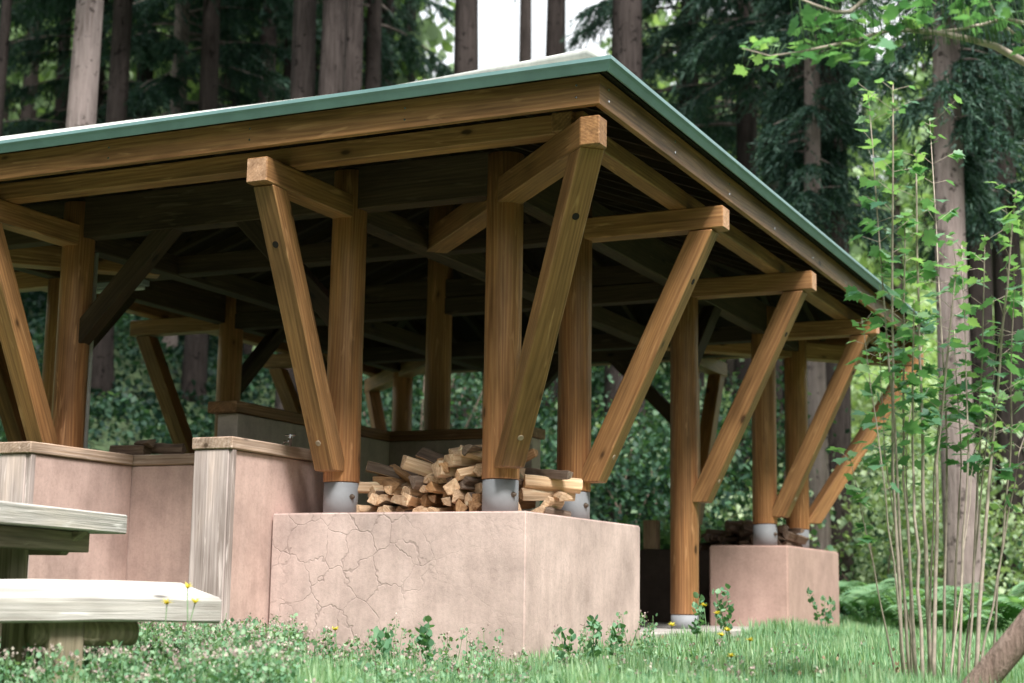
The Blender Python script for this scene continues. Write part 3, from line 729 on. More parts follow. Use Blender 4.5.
# ------------------------------------------------------------------ trees
def trunk_mesh(name, H, r0, seed, mat, lean=(0, 0), parent=None, loc=(0, 0, 0), taper=.72):
    rr = random.Random(seed); bm = bmesh.new(); seg = 20; rings = []; ph = [rr.uniform(0, 6.28) for _ in range(6)]
    zs = [-.6, -.1, .15, .45, .9] + list(np.linspace(1.5, H, 14))
    for z in zs:
        fl = 1 + .28*math.exp(-max(z, 0)/.35); t = max(z, 0)/H; r = r0*fl*(1-taper*t)
        cx = lean[0]*z + .02*math.sin(z*.7+ph[0]); cy = lean[1]*z + .02*math.sin(z*.6+ph[1]); ring = []
        for k in range(seg):
            a = 2*math.pi*k/seg
            q_ = r*(1 + .045*math.sin(5*a+ph[2]) + .03*math.sin(9*a+ph[3]+z*.4) + .12*math.exp(-max(z, 0)/.4)*math.sin(4*a+ph[4]))
            ring.append(bm.verts.new((cx+q_*math.cos(a), cy+q_*math.sin(a), z)))
        rings.append(ring)
    for a, b in zip(rings, rings[1:]):
        for k in range(seg): bm.faces.new((a[k], a[(k+1) % seg], b[(k+1) % seg], b[k]))
    bm.faces.new(rings[-1])
    return link('trunk', bm_mesh('trunk', bm, smooth=True), mat, parent, None, loc)

def cedar_crown(seed, z0, z1, Lmax, nb, dens=1.0):
    """drooping cedar boughs: limbs arch out and down, each hung with feathery sprays of narrow blades"""
    g = np.random.default_rng(seed); P, D, S_, T = [], [], [], []; limbs = []
    for b in range(nb):
        t = (b + g.random())/nb; z = z0 + (z1-z0)*t; L = Lmax*(1-.72*t)*g.uniform(.55, 1.1); a = g.uniform(0, 2*np.pi)
        rise = g.uniform(.0, .25); droop = g.uniform(.25, .6)/max(L, .8)
        n = 7; s = np.linspace(0, 1, n)*L
        limb = np.stack([np.cos(a)*s, np.sin(a)*s, z + rise*s - droop*s*s], 1); limbs.append([(Vector(q_), max(.006, .035*(1-i/n)*(L/Lmax)**.5)) for i, q_ in enumerate(limb)])
        ns = int(34*L*dens); u = g.uniform(.18, 1.0, ns)**.8
        base = np.stack([np.interp(u*L, s, limb[:, k]) for k in range(3)], 1)
        sa = a + g.normal(0, .9, ns); sl_ = g.uniform(.25, .65, ns)*(1.2-.5*u)
        tipv = np.stack([np.cos(sa)*sl_*.8, np.sin(sa)*sl_*.8, -sl_*g.uniform(.25, 1.0, ns)], 1)
        sub = 16
        for j in range(ns):
            q_ = base[j] + np.outer(np.linspace(.05, 1, sub), tipv[j]); q_[:, 2] -= .10*np.linspace(0, 1, sub)**2
            d = tipv[j]/np.linalg.norm(tipv[j]) + g.normal(0, .55, (sub, 3)); d[:, 2] -= .25
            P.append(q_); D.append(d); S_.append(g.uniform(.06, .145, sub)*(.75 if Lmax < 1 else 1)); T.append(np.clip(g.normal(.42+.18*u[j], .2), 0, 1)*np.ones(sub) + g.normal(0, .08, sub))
    P = np.concatenate(P); D = np.concatenate(D); D /= np.linalg.norm(D, axis=1)[:, None]; S_ = np.concatenate(S_); T = np.concatenate(T)
    ref = g.normal(0, 1, D.shape); X = np.cross(D, ref); X /= np.linalg.norm(X, axis=1)[:, None]; Z = np.cross(X, D)
    Rm = np.stack([X, D, Z], 2)
    tv = [(-.5, 0, 0), (.5, 0, 0), (0, 1, 0)]
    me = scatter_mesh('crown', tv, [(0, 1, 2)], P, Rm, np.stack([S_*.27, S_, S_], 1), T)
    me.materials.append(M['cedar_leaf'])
    limbs.append([(Vector((0, 0, z0-.2)), .03), (Vector((0, 0, z1+.2)), .02)])
    V, Q = tube_arrays(limbs, 5); lm_ = bpy.data.meshes.new('limbs'); lm_.from_pydata(V, [], Q); lm_.materials.append(M['bark_mid'])
    for p in lm_.polygons: p.use_smooth = True
    return me, lm_
CROWN = {}
def crown(kind):
    if kind not in CROWN:
        z0, z1, L, nb, dens, sd = {'low': (6.6, 17, 2.6, 95, 1.0, 1), 'mid': (7.2, 18, 2.3, 80, 1.0, 2), 'high': (8.2, 19, 2.4, 60, .9, 3), 'full': (3.0, 16, 2.9, 120, 1.0, 4), 'sleeve': (4.9, 17, .62, 120, 2.6, 6), 'thin': (8.6, 18, 1.0, 14, .7, 5)}[kind]
        CROWN[kind] = cedar_crown(sd, z0, z1, L, nb, dens)
    return CROWN[kind]
def tree_xy(px, py, d):
    P_ = at(px, py, d); return P_
def cedar(px, py, wpx, d, mat, kind, label, spin=0, lean=(0, 0), sc_=1.0, group=None):
    Pm = at(px, py, d); gz = float(ground_z(Pm.x, Pm.y)); h = Pm.z - gz
    loc = Vector((Pm.x - lean[0]*h, Pm.y - lean[1]*h, gz - .05))
    T = empty('cedar_tree', loc, label, 'tree', group)
    r = wpx*d/F/2; H = 18
    trunk_mesh('trunk', H, r*1.0/(1-.72*max(h, 0)/H), int(px*7+d), M[mat], lean, T, loc)
    if kind:
        cm, lmb = crown(kind)
        off = Vector((lean[0]*8, lean[1]*8, 0))
        rot = Matrix.Rotation(spin, 3, 'Z') @ Matrix.Scale(sc_, 3)
        link('crown', cm, None, T, rot, loc+off)
        link('limbs', lmb, None, T, rot, loc+off)
    return T
TREES = [
 (85, 65, 28, 18.5, 'bark_pale', 'high', 'pale straight cedar trunk with small dark knots rising behind the left part of the roof', .3, (.012, 0)),
 (2, 60, 10, 24, 'bark_dark', 'mid', 'thin dark cedar cut by the left edge of the photo', 1.2, (0, 0)),
 (117, 80, 20, 25, 'bark_dark', 'low', 'dark cedar close to the right of the pale trunk', 2.2, (0, 0)),
 (181, 50, 15, 28, 'bark_mid', 'full', 'slim greyish cedar in the dark wood, right of the dark cedar beside the pale trunk', 3.3, (0, 0)),
 (210, 60, 18, 26, 'bark_dark', 'low', 'dark cedar with low boughs, midway between the pale trunk and the grey pair', 4.1, (0, 0)),
 (268, 60, 16, 29, 'bark_dark', 'mid', 'dark slim cedar just left of the grey group of three trunks', 5.0, (0, 0)),
 (304, 50, 24, 20.5, 'bark_under', 'high', 'grey lichened cedar, leftmost of the close group of three trunks', .7, (0, 0)),
 (331, 50, 25, 19.8, 'bark_under', None, 'brown grey cedar, middle one of the close group of three trunks', 1.7, (.004, 0)),
 (354, 45, 20, 22.5, 'bark_under', None, 'grey cedar, rightmost of the close group of three trunks', 2.7, (0, 0)),
 (467, 42, 23, 24, 'bark_dark', None, 'lone dark cedar trunk against the bright white sky behind the roof', 3.7, (0, 0)),
 (525, 30, 12, 38, 'bark_dark', None, 'thinner of the two dark trunks against the bright sky near the roof corner', 4.7, (0, 0)),
 (555, 35, 19, 30, 'bark_dark', 'thin', 'thicker of the two dark trunks against the bright sky near the roof corner', 5.7, (0, 0)),
 (627, 60, 31, 22, 'bark_under', 'thin', 'thick cedar right behind the roof corner whose pinkish foot shows under the roof', .2, (0, 0)),
 (690, 120, 20, 28, 'bark_dark', 'low', 'dark cedar with hanging boughs left of the two brown trunks over the right eave', 1.1, (0, 0)),
 (745, 100, 20, 26, 'bark_dark', 'low', 'dark cedar wrapped in blue green boughs above the middle of the right eave', 2.1, (0, 0)),
 (797, 190, 25, 22, 'bark_under', 'mid', 'reddish brown cedar, left one of two trunks above the lower right eave', 3.1, (.006, 0)),
 (832, 190, 27, 20.5, 'bark_under', 'sleeve', 'greyer cedar, right one of two trunks above the lower right eave', 4.0, (.004, 0)),
 (957, 400, 33, 16.5, 'bark_pink', 'sleeve', 'thick pinkish cedar trunk standing behind the leafy shrub', 5.1, (-.006, 0)),
 (976, 150, 22, 22, 'bark_dark', 'sleeve', 'dark cedar half hidden by the thick pinkish trunk', .9, (0, 0)),
 (1002, 180, 25, 19.5, 'bark_dark', 'sleeve', 'dark straight cedar nearest the right edge of the photo', 1.9, (0, 0)),
 (818, 460, 20, 19, 'bark_pink', 'sleeve', 'pale pinkish slim trunk seen between the last two braces', 2.4, (0, 0)),
]
for a in TREES: cedar(a[0], a[1], a[2], a[3], a[4], a[5], a[6], a[7], a[8], group='cedars behind the pavilion')

# far-off wood: one mass of blurred foliage and stems beyond the named trees
def far_wood():
    pos, sc_, tint = [], [], []; paths = []
    g = np.random.default_rng(21)
    cols = []
    for k in range(170):
        px = g.uniform(-250, 1300); d = g.uniform(34, 70)
        gap = 405 < px < 615
        if gap and g.random() < .85: continue
        if 615 < px < 700 and g.random() < .6: continue
        if px > 830 and d < 48: continue
        P_ = at(px, 500, d); z = float(ground_z(P_.x, P_.y)); H = g.uniform(9, 17) if px < 400 else g.uniform(4, 9)
        if gap: H = g.uniform(1, 2)
        cols.append((P_.x, P_.y, z, H)); paths.append([(Vector((P_.x, P_.y, z-.5)), .22), (Vector((P_.x, P_.y, z+H)), .1)])
    for (x, y, z, H) in cols:
        n = int(H*62); t = g.random(n)**.8; r = (1.9*(1-t*.55))*np.sqrt(g.random(n)); a = g.uniform(0, 6.28, n)
        cl = np.sin(t*23+a*2+x)*.5
        pos.append(np.stack([x+r*np.cos(a)*(1+cl*.3), y+r*np.sin(a)*(1+cl*.3), z+.6+t*H], 1)); sc_.append(g.uniform(.22, .5, n)); tint.append(np.clip(g.normal(.35+.2*cl, .25), 0, 1))
    pos = np.concatenate(pos); sc_ = np.concatenate(sc_); tint = np.concatenate(tint); n = len(pos)
    me = scatter_mesh('far_wood', LEAF_V, [(0, 1, 6), (1, 2, 6), (2, 3, 6), (3, 4, 6), (4, 5, 6), (5, 0, 6)], pos, rotmats(n, (0, 2.6)), sc_, tint)
    me.materials.append(M['far_leaf'])
    o = link('far_wood', me, None); tag(o, 'pale green blurred wood far up the slope behind the trunks', 'wood', kind='stuff')
    V, Q = tube_arrays(paths, 6); tm = bpy.data.meshes.new('trunks'); tm.from_pydata(V, [], Q)
    link('trunks', tm, M['bark_dark'], o)
far_wood()
# dark cedars filling the left part of the wood (individual trees, further back)
gl = random.Random(4); nf = 0
fill = [(62, 34), (98, 30), (145, 32), (250, 38), (288, 31), (330, 36), (372, 30), (384, 33), (-45, 28), (-90, 33), (650, 44), (770, 31), (1045, 30), (1085, 24)]
where = ['left of the pale trunk', 'right behind the pale trunk', 'right of the pale trunk and its dark neighbour', 'deep in the wood left of the grey trio', 'just behind the grey trio on the left', 'behind the middle of the grey trio', 'just right of the grey trio', 'a little right of the grey trio, over the roof', 'outside the left edge', 'far outside the left edge', 'at the right border of the white sky gap', 'behind the reddish trunk over the right eave', 'outside the right edge', 'far outside the right edge']
for i, (px, d) in enumerate(fill):
    kind = ['low', 'full', 'low', 'mid'][i % 4] if px < 440 else ['mid', 'low'][i % 2]
    if px in (650, 870, 905, 676): kind = 'thin'
    cedar(px, 90, gl.uniform(11, 17), d, 'bark_dark', kind, 'slim dark background cedar '+where[i], gl.uniform(0, 6), (0, 0), gl.uniform(.9, 1.15), 'background cedars deeper in the wood')

def wood_around():
    g = np.random.default_rng(77); P, S2, T2 = [], [], []; paths = []
    for k in range(130):
        a = YAW + math.pi + g.uniform(-2.45, 2.45); d = g.uniform(14, 27); x = CAM.x + math.sin(a)*d; y = CAM.y + math.cos(a)*d; H = g.uniform(16, 21)
        if math.cos(a - R(128)) > .55: H *= .5          # the clearing is open on the side the light comes from
        if (x-CAM.x)*fw.x + (y-CAM.y)*fw.y > 0 and abs(math.degrees(math.atan2(x-CAM.x, y-CAM.y))-math.degrees(YAW)) < 44: continue
        z = float(ground_z(x, y)); n = 560; t = g.random(n); r = 2.6*(1.05-t*.6)*np.sqrt(g.random(n)); b = g.uniform(0, 6.28, n)
        P.append(np.stack([x+r*np.cos(b), y+r*np.sin(b), z+.8+t*H], 1)); S2.append(g.uniform(.5, .95, n)); T2.append(np.clip(g.normal(.4, .2, n), 0, 1))
        paths.append([(Vector((x, y, z-.5)), .24), (Vector((x, y, z+H)), .06)])
    P = np.concatenate(P); me = scatter_mesh('surrounding_wood', LEAF_V, LEAF_F, P, rotmats(len(P), (.2, 2.2)), np.concatenate(S2), np.concatenate(T2)); me.materials.append(M['cedar_leaf'])
    o = link('surrounding_wood', me, None); tag(o, 'dark wood closing the clearing on its other sides', 'wood', kind='stuff')
    V, Q = tube_arrays(paths, 6); tm = bpy.data.meshes.new('trunks'); tm.from_pydata(V, [], Q); link('trunks', tm, M['bark_dark'], o)
wood_around()

# ------------------------------------------------------------------ undergrowth on the slope
def in_view(P, margin=60, dmax=1e9):
    d = P - np.array(CAM); z = d @ np.array(fw); x = 512 + F*(d @ np.array(rt))/z; y = 341.5 - F*(d @ np.array(up))/z
    return (z > 1) & (z < dmax) & (x > -margin) & (x < 1024+margin) & (y > -300) & (y < 683+margin), z
def area_points(n, smin, smax, g, lateral=30):
    """random points in the wedge of ground in front of the camera, distance between smin and smax"""
    d = np.sqrt(g.uniform(smin**2, smax**2, n)); a = g.uniform(-.40, .40, n)
    th = YAW + a; x = CAM.x + np.sin(th)*d; y = CAM.y + np.cos(th)*d
    return x, y, d
def undergrowth():
    g = np.random.default_rng(31); x, y, d = area_points(420000, 15.5, 66, g)
    ok = ~((x > -5.6) & (x < 1.2) & (y < 7.2))
    x, y, d = x[ok], y[ok], d[ok]
    clump = (np.sin(x*1.7+np.sin(y*.9)*2)+np.sin(y*1.9-x*.6+1)+.7*np.sin(x*4.1+y*3.3))/2.7
    hgt = np.clip(.22+.55*clump, .02, 1)*g.random(len(x))**.6*np.clip((d-12)/8, .3, 1.1)
    z = ground_z(x, y) + hgt
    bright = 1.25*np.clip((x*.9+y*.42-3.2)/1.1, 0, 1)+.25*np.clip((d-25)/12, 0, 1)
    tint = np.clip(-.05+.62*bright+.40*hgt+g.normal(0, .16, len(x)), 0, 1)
    sc_ = g.uniform(.05, .13, len(x))*np.clip(d/22, .7, 2.0)
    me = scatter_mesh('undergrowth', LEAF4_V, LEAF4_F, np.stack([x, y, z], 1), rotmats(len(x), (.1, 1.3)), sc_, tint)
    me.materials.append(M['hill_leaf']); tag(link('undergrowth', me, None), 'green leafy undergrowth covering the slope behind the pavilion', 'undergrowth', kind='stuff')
undergrowth()

def fern(px, d, L, label, n=13, seed=0):
    g = np.random.default_rng(seed); P_ = at(px, 560, d); z = float(ground_z(P_.x, P_.y)); P, D, S_, T = [], [], [], []; paths = []
    for k in range(n):
        a = 2*np.pi*k/n + g.normal(0, .2); ll = L*g.uniform(.75, 1.1); m_ = 22; t = np.linspace(.08, 1, m_)
        r = ll*t*.85; zz = ll*(1.6*t - 1.15*t*t)
        c_ = np.stack([np.cos(a)*r, np.sin(a)*r, zz], 1); paths.append([(Vector(q_)+Vector((P_.x, P_.y, z)), .004) for q_ in c_[::4]])
        for s_ in (-1, 1):
            d_ = np.stack([-np.sin(a)*s_*np.ones(m_)+np.cos(a)*.35, np.cos(a)*s_*np.ones(m_)+np.sin(a)*.35, -.25*np.ones(m_)], 1)
            P.append(c_); D.append(d_); S_.append(L*.30*np.sin(np.pi*np.clip(t*.92+.06, 0, 1))**.8); T.append(np.clip(g.normal(.55, .12, m_), 0, 1))
    P = np.concatenate(P); D = np.concatenate(D); D /= np.linalg.norm(D, axis=1)[:, None]; S_ = np.concatenate(S_); T = np.concatenate(T)
    X = np.cross(D, np.array([0, 0, 1.])); X /= np.linalg.norm(X, axis=1)[:, None]; Z = np.cross(X, D)
    me = scatter_mesh('fronds', BLADE_V, BLADE_F, P, np.stack([X, D, Z], 2), np.stack([np.full(len(S_), L*.055), S_, S_], 1), T); me.materials.append(M['fern_leaf'])
    E_ = empty('fern', (P_.x, P_.y, z), label, 'fern', 'ferns at the foot of the slope')
    link('fronds', me, None, E_, None, (P_.x, P_.y, z)); tubes('stalks', paths, M['stem_green'], E_, 4)
FERN = [(868, 15.2, .62, 'light green fern at the right corner of the small mortar block'), (905, 14.2, .6, 'light green fern midway between the small block and the shrub stems'), (925, 16.2, .7, 'fern behind the left canes of the shrub, up the slope'),
        (985, 13.6, .62, 'light green fern right of the thick pinkish trunk foot'), (1012, 15.0, .7, 'fern at the right edge behind the leaning trunk'), (880, 17.5, .75, 'fern upslope behind the small block'),
        (855, 18.8, .6, 'fern against the dark trunk right of the last brace'), (945, 13.2, .5, 'low yellowish fern in front of the pinkish trunk'),
        (740, 17.5, .7, 'fern seen between the two middle right posts'), (715, 19, .6, 'fern seen through the gap behind the ground standing post'), (640, 17.0, .6, 'fern beside the broad leaves behind the cracked block'), (725, 16.4, .5, 'lower fern between the middle right posts')]
for i, f in enumerate(FERN): fern(f[0], f[1], f[2]*(1.15 if f[0] > 840 else 1.1), f[3], seed=i+50)

def bush(px, py, d, w, h, label, mat, seed, n=900, ls=.11, name='bush', cat='bush', grp='bushes behind the pavilion'):
    g = np.random.default_rng(seed); P_ = at(px, py, d); z = float(ground_z(P_.x, P_.y)); n = int(n)
    nc = 14; C_ = np.stack([g.normal(0, w*.38, nc), g.normal(0, w*.38, nc), g.uniform(.25, 1, nc)*h], 1)
    k = g.integers(0, nc, n); P = C_[k] + g.normal(0, 1, (n, 3))*np.array([w*.17, w*.17, h*.13]); P[:, 2] = np.clip(P[:, 2], .02, None)
    me = scatter_mesh('foliage', LEAF4_V, LEAF4_F, P, rotmats(n, (.1, 1.5)), g.uniform(.6, 1.3, n)*ls, np.clip(.0+.4*P[:, 2]/h+(.6 if px > 830 else 0)+g.normal(0, .18, n), 0, 1)); me.materials.append(mat)
    E_ = empty(name, (P_.x, P_.y, z), label, cat, grp); link('foliage', me, None, E_, None, (P_.x, P_.y, z))
    paths = [[(Vector((P_.x, P_.y, z-.1)), .02), (Vector((P_.x+c_[0]*.5, P_.y+c_[1]*.5, z+c_[2]*.5)), .012), (Vector((P_.x+c_[0], P_.y+c_[1], z+c_[2])), .006)] for c_ in C_]
    tubes('stems', paths, M['bark_brown'], E_, 5)
BUSH = [(600, 480, 19, 2.6, 2.1, 'green bush left of the pinkish trunk foot behind the cracked block', 'hill_leaf'), (670, 470, 20, 2.8, 2.3, 'green bush right of the pinkish trunk foot under the roof', 'hill_leaf'),
        (735, 420, 22, 3, 2.7, 'dark green bush between the ground standing post and the next post', 'hill_leaf'), (780, 450, 21, 2.5, 2.2, 'dark green bush behind the two farthest posts', 'hill_leaf'),
        (415, 420, 22, 3, 3.0, 'dark green bush under the roof left of the centre post', 'hill_leaf'), (480, 420, 22, 2.4, 2.6, 'dark green bush under the roof right of the centre post', 'hill_leaf'),
        (880, 470, 19, 2.2, 1.7, 'leafy bush with pale tips right of the last brace', 'hill_leaf'), (1010, 440, 20, 2.4, 2.0, 'dark leafy bush at the right edge behind the shrub', 'hill_leaf'),
        (650, 560, 15.2, 1.2, .75, 'low bush with leaves against the dark low wall', 'fern_leaf')]
for i, b in enumerate(BUSH): bush(*b[:6], M[b[6]], 70+i, n=4200, ls=.085)
# hosta-like plant with broad round leaves
def hosta(px, d, label, seed):
    g = np.random.default_rng(seed); P_ = at(px, 540, d); z = float(ground_z(P_.x, P_.y)); E_ = empty('broad_leaf_plant', (P_.x, P_.y, z), label, 'plant', 'broad leaved plants behind the cracked block')
    n = 16; tv = []; tf = []
    for i in range(13):
        a = 2*math.pi*i/12
    out = [(math.sin(a)*.42*(1-.2*math.cos(a)), .5-.5*math.cos(a)) for a in np.linspace(0, 2*math.pi, 15)[:-1]]
    tv = [(x, y, .25*abs(x)-.25*y*y) for x, y in out] + [(0, .5, -.10)]; tf = [(i, (i+1) % 14, 14) for i in range(14)]
    yaw = g.uniform(0, 6.28, n); R_ = rotmats(n, (-.2, .7), yaw, .15)
    hh = g.uniform(.35, .75, n); rad = g.uniform(.05, .35, n)
    P = np.stack([-np.sin(yaw)*rad, np.cos(yaw)*rad, hh], 1)
    me = scatter_mesh('leaves', tv, tf, P, R_, g.uniform(.26, .38, n), g.uniform(.2, .9, n)); me.materials.append(M['hosta_leaf'])
    link('leaves', me, None, E_, None, (P_.x, P_.y, z)); tubes('stalks', [[(Vector((P_.x, P_.y, z-.05)), .008), (Vector((P_.x+p[0], P_.y+p[1], z+p[2])), .005)] for p in P], M['stem_green'], E_, 5)
hosta(628, 14.6, 'plant with broad round bluish leaves, left one behind the cracked block', 5); hosta(652, 15.6, 'plant with broad round bluish leaves, right one near the dark low wall', 6)

# ------------------------------------------------------------------ turf, weeds
def inside_building(x, y): return ((x > -4.6) & (x < .36) & (y > .15) & (y < 6.25)) | ((x > -1.3) & (x < .31) & (y > -.31) & (y < 1.38)) | ((x > -2.8) & (x < -1.25) & (y > -.72)) | ((x > -.4) & (x < .31) & (y > 4.6) & (y < 6.3))
def turf():
    g = np.random.default_rng(41); x, y, d = area_points(330000, 5.2, 17, g)
    ok = ~inside_building(x, y); x, y, d = x[ok], y[ok], d[ok]
    tuft = (np.sin(x*5.3+np.sin(y*3)*1.4)+np.sin(y*6.1-x*2.2)+np.sin(x*11+y*9))/3
    h = (.055+.05*tuft+.03*np.clip((d-9)/6, 0, 1))*g.uniform(.5, 1.6, len(x)); h = np.clip(h, .02, .16)
    z = ground_z(x, y) - .005
    n = len(x)
    me = scatter_mesh('turf', [(-.5, 0, 0), (.5, 0, 0), (0, 1, .18)], [(0, 1, 2)], np.stack([x, y, z], 1), rotmats(n, (.75, 1.75), None, .2), np.stack([h*.10+.0022*d/6, h, h], 1),
                      np.clip(.50+.16*tuft+g.normal(0, .2, n), 0, 1))
    me.materials.append(M['grass']); tag(link('turf', me, None), 'short pale green grass in front of and beside the pavilion', 'grass', kind='stuff')
turf()
def weeds():
    """dead-nettle like weeds: stems with rings of small leaves and pale pinkish tops; thick on the left, thinner by the block"""
    g = np.random.default_rng(43); P, Sz, Tn, PF, SF, TF = [], [], [], [], [], []; paths = []
    cnt = 0
    for _ in range(5600):
        d = g.uniform(5.4, 8.9); px = g.uniform(-40, 900)
        dens = 1.0 if px < 290 else (.55 if px < 540 else (.34 if px < 780 else .10))
        if g.random() > dens*(.35+.65*math.exp(-max(0, px-200)/500)): continue
        Q_ = at(px, 640, d); x, y = Q_.x, Q_.y
        if inside_building(np.array(x), np.array(y)): continue
        near = min(abs(y+.31) if x > -1.3 and x < .3 else 9, abs(y+.7) if x < -1.25 else 9, abs(x-.31) if -.3 < y < 1.4 else 9)
        if px > 290 and near > .38 and g.random() < .72: continue
        z = float(ground_z(x, y)); H = g.uniform(.09, .23)*(1.1 if px < 300 else .95)*(1.0 if near < .4 or px < 300 else .55)
        if g.random() < .05: H *= 1.35
        if d < 6.5: H *= .72
        lx, ly = g.normal(0, .18, 2)*H; top = Vector((x+lx, y+ly, z+H)); paths.append([(Vector((x, y, z-.01)), .0022), (top, .0016)])
        nl = int(8+H*55); t = g.uniform(.15, 1, nl); a = g.uniform(0, 6.28, nl); r = .022*g.uniform(.3, 1.3, nl)
        P.append(np.stack([x+lx*t+np.cos(a)*r, y+ly*t+np.sin(a)*r, z+H*t], 1)); Sz.append(g.uniform(.010, .026, nl)); Tn.append(np.clip(.25+.45*t+g.normal(0, .15, nl), 0, 1))
        if g.random() < .5:
            nf_ = g.integers(6, 16); PF.append(np.array(top)+g.normal(0, .011, (nf_, 3))+np.array([0, 0, -.004])); SF.append(g.uniform(.007, .015, nf_)); TF.append(g.uniform(0, 1)*.5+g.uniform(0, .5, nf_))
        cnt += 1
    P = np.concatenate(P); Sz = np.concatenate(Sz); Tn = np.concatenate(Tn)
    me = scatter_mesh('weeds', LEAF_V, LEAF_F, P, rotmats(len(P), (.2, 1.6)), Sz, Tn); me.materials.append(M['weed_leaf'])
    o = link('weeds', me, None); tag(o, 'leafy flowering weeds growing along the foot of the walls and under the bench', 'weeds', kind='stuff')
    PF = np.concatenate(PF); SF = np.concatenate(SF); TF = np.concatenate(TF)
    me = scatter_mesh('blossoms', LEAF_V, LEAF_F, PF, rotmats(len(PF), (0, 2.5)), SF, TF); me.materials.append(M['weed_flower']); link('blossoms', me, None, o)
    tubes('stalks', paths, M['stem_green'], o, 3)
weeds()
def litter():
    g = np.random.default_rng(47); x, y, d = area_points(6000, 6.5, 15, g); ok = ~inside_building(x, y); x, y = x[ok], y[ok]; n = len(x)
    z = ground_z(x, y)+g.uniform(.0, .05, n)
    M['litter'] = leafmat('dead_leaves', (.12, .08, .05), (.22, .15, .09), (.36, .28, .18), .1, .8)
    me = scatter_mesh('leaf_litter', LEAF4_V, LEAF4_F, np.stack([x, y, z], 1), rotmats(n, (1.1, 1.9)), g.uniform(.012, .030, n), g.random(n)); me.materials.append(M['litter'])
    tag(link('leaf_litter', me, None), 'scattered brown dead leaves and chips in the grass', 'leaf litter', kind='stuff')
litter()
def dandelion(px, py, d, label, seed):
    g = np.random.default_rng(seed); P_ = at(px, py, d); z = float(ground_z(P_.x, P_.y)); base = Vector((P_.x+g.normal(0, .015), P_.y+g.normal(0, .02), z))
    E_ = empty('yellow_flower', base, label, 'flower', 'yellow flowers in the grass')
    mid = base.lerp(P_, .5) + Vector((g.normal(0, .008), g.normal(0, .008), 0))
    tubes('stem', [[(base, .0022), (mid, .002), (P_, .002)]], M['stem_green'], E_, 5)
    n = 38; yaw = g.uniform(0, 6.28, n)
    R_ = rotmats(n, (.0, .9), yaw, .1); Pp = np.zeros((n, 3)); Pp[:, 2] = g.uniform(-.002, .004, n)
    me = scatter_mesh('petals', BLADE_V, BLADE_F, Pp, R_, np.stack([np.full(n, .008), g.uniform(.018, .030, n), np.full(n, .01)], 1), g.uniform(0, 1, n)); me.materials.append(M['yellow'])
    link('petals', me, None, E_, None, P_)
FL = [(187.5, 588, 5.6, 'tallest yellow flower at the right end of the bench'), (167, 604, 5.6, 'yellow flower in front of the bench edge, left of the pair of tall ones'), (195, 603, 5.7, 'yellow flower just below the tallest one at the end of the bench'),
      (335, 630, 7.2, 'single yellow flower by the foot of the cracked block, near its left end'), (268, 676, 6.4, 'yellow flower low in the weeds left of the cracked block'),
      (704, 606, 8.6, 'yellow flower right beside the base of the ground standing post'), (717, 614, 8.5, 'yellow flower just right of and below the one at the post base'), (672, 626, 7.7, 'yellow flower left of the ground standing post'),
      (722, 636, 7.4, 'lower left flower of the yellow cluster before the small block'), (728, 631, 7.5, 'upper flower of the yellow cluster before the small block'), (750, 641, 7.3, 'rightmost yellow flower before the small block'), (731, 657, 6.9, 'lowest small yellow flower before the small block')]
for i, f in enumerate(FL): dandelion(*f, seed=90+i)
# taller weeds standing singly by the walls
SW = [(566, 640, 7.3, .24, 'solitary dark leaved weed in front of the right face of the cracked block, left one'), (594, 640, 7.5, .27, 'taller solitary weed in front of the right face of the cracked block'), (616, 640, 7.9, .22, 'solitary weed near the right end of the cracked block'),
      (730, 640, 8.9, .36, 'leafy weed touching the left face of the small smooth block'), (826, 640, 11.6, .34, 'leafy weed at the right corner of the small smooth block'), (696, 640, 9.0, .30, 'weed with seed heads at the foot of the ground standing post'),
      (386, 640, 7.25, .24, 'weed with tiny pale flowers before the middle of the cracked block'), (430, 640, 7.2, .27, 'weed with pale flowers right of the middle of the cracked block')]
for i, (px, py, d, H, lab) in enumerate(SW):
    g = np.random.default_rng(130+i); Q_ = at(px, py, d); x, y = Q_.x, Q_.y; z = float(ground_z(x, y)); E_ = empty('weed_plant', (x, y, z), lab, 'plant', 'single weeds by the walls')
    P, paths = [], []
    for k in range(3 if H > .3 else 2):
        lx, ly = g.normal(0, .16, 2)*H; h = H*g.uniform(.75, 1); paths.append([(Vector((x, y, z)), .0028), (Vector((x+lx*.4, y+ly*.4, z+h*.5)), .0022), (Vector((x+lx, y+ly, z+h)), .0016)])
        nl = 22; t = g.uniform(.3, 1, nl); a = g.uniform(0, 6.28, nl); P.append(np.stack([lx*t+np.cos(a)*.03*g.uniform(.3, 1, nl), ly*t+np.sin(a)*.03*g.uniform(.3, 1, nl), h*t], 1))
    P = np.concatenate(P); me = scatter_mesh('leaves', LEAF_V, LEAF_F, P, rotmats(len(P), (.3, 1.6)), g.uniform(.025, .045, len(P)), g.uniform(.1, .7, len(P))); me.materials.append(M['weed_leaf'])
    link('leaves', me, None, E_, None, (x, y, z)); tubes('stems', paths, M['stem_green'], E_, 4)

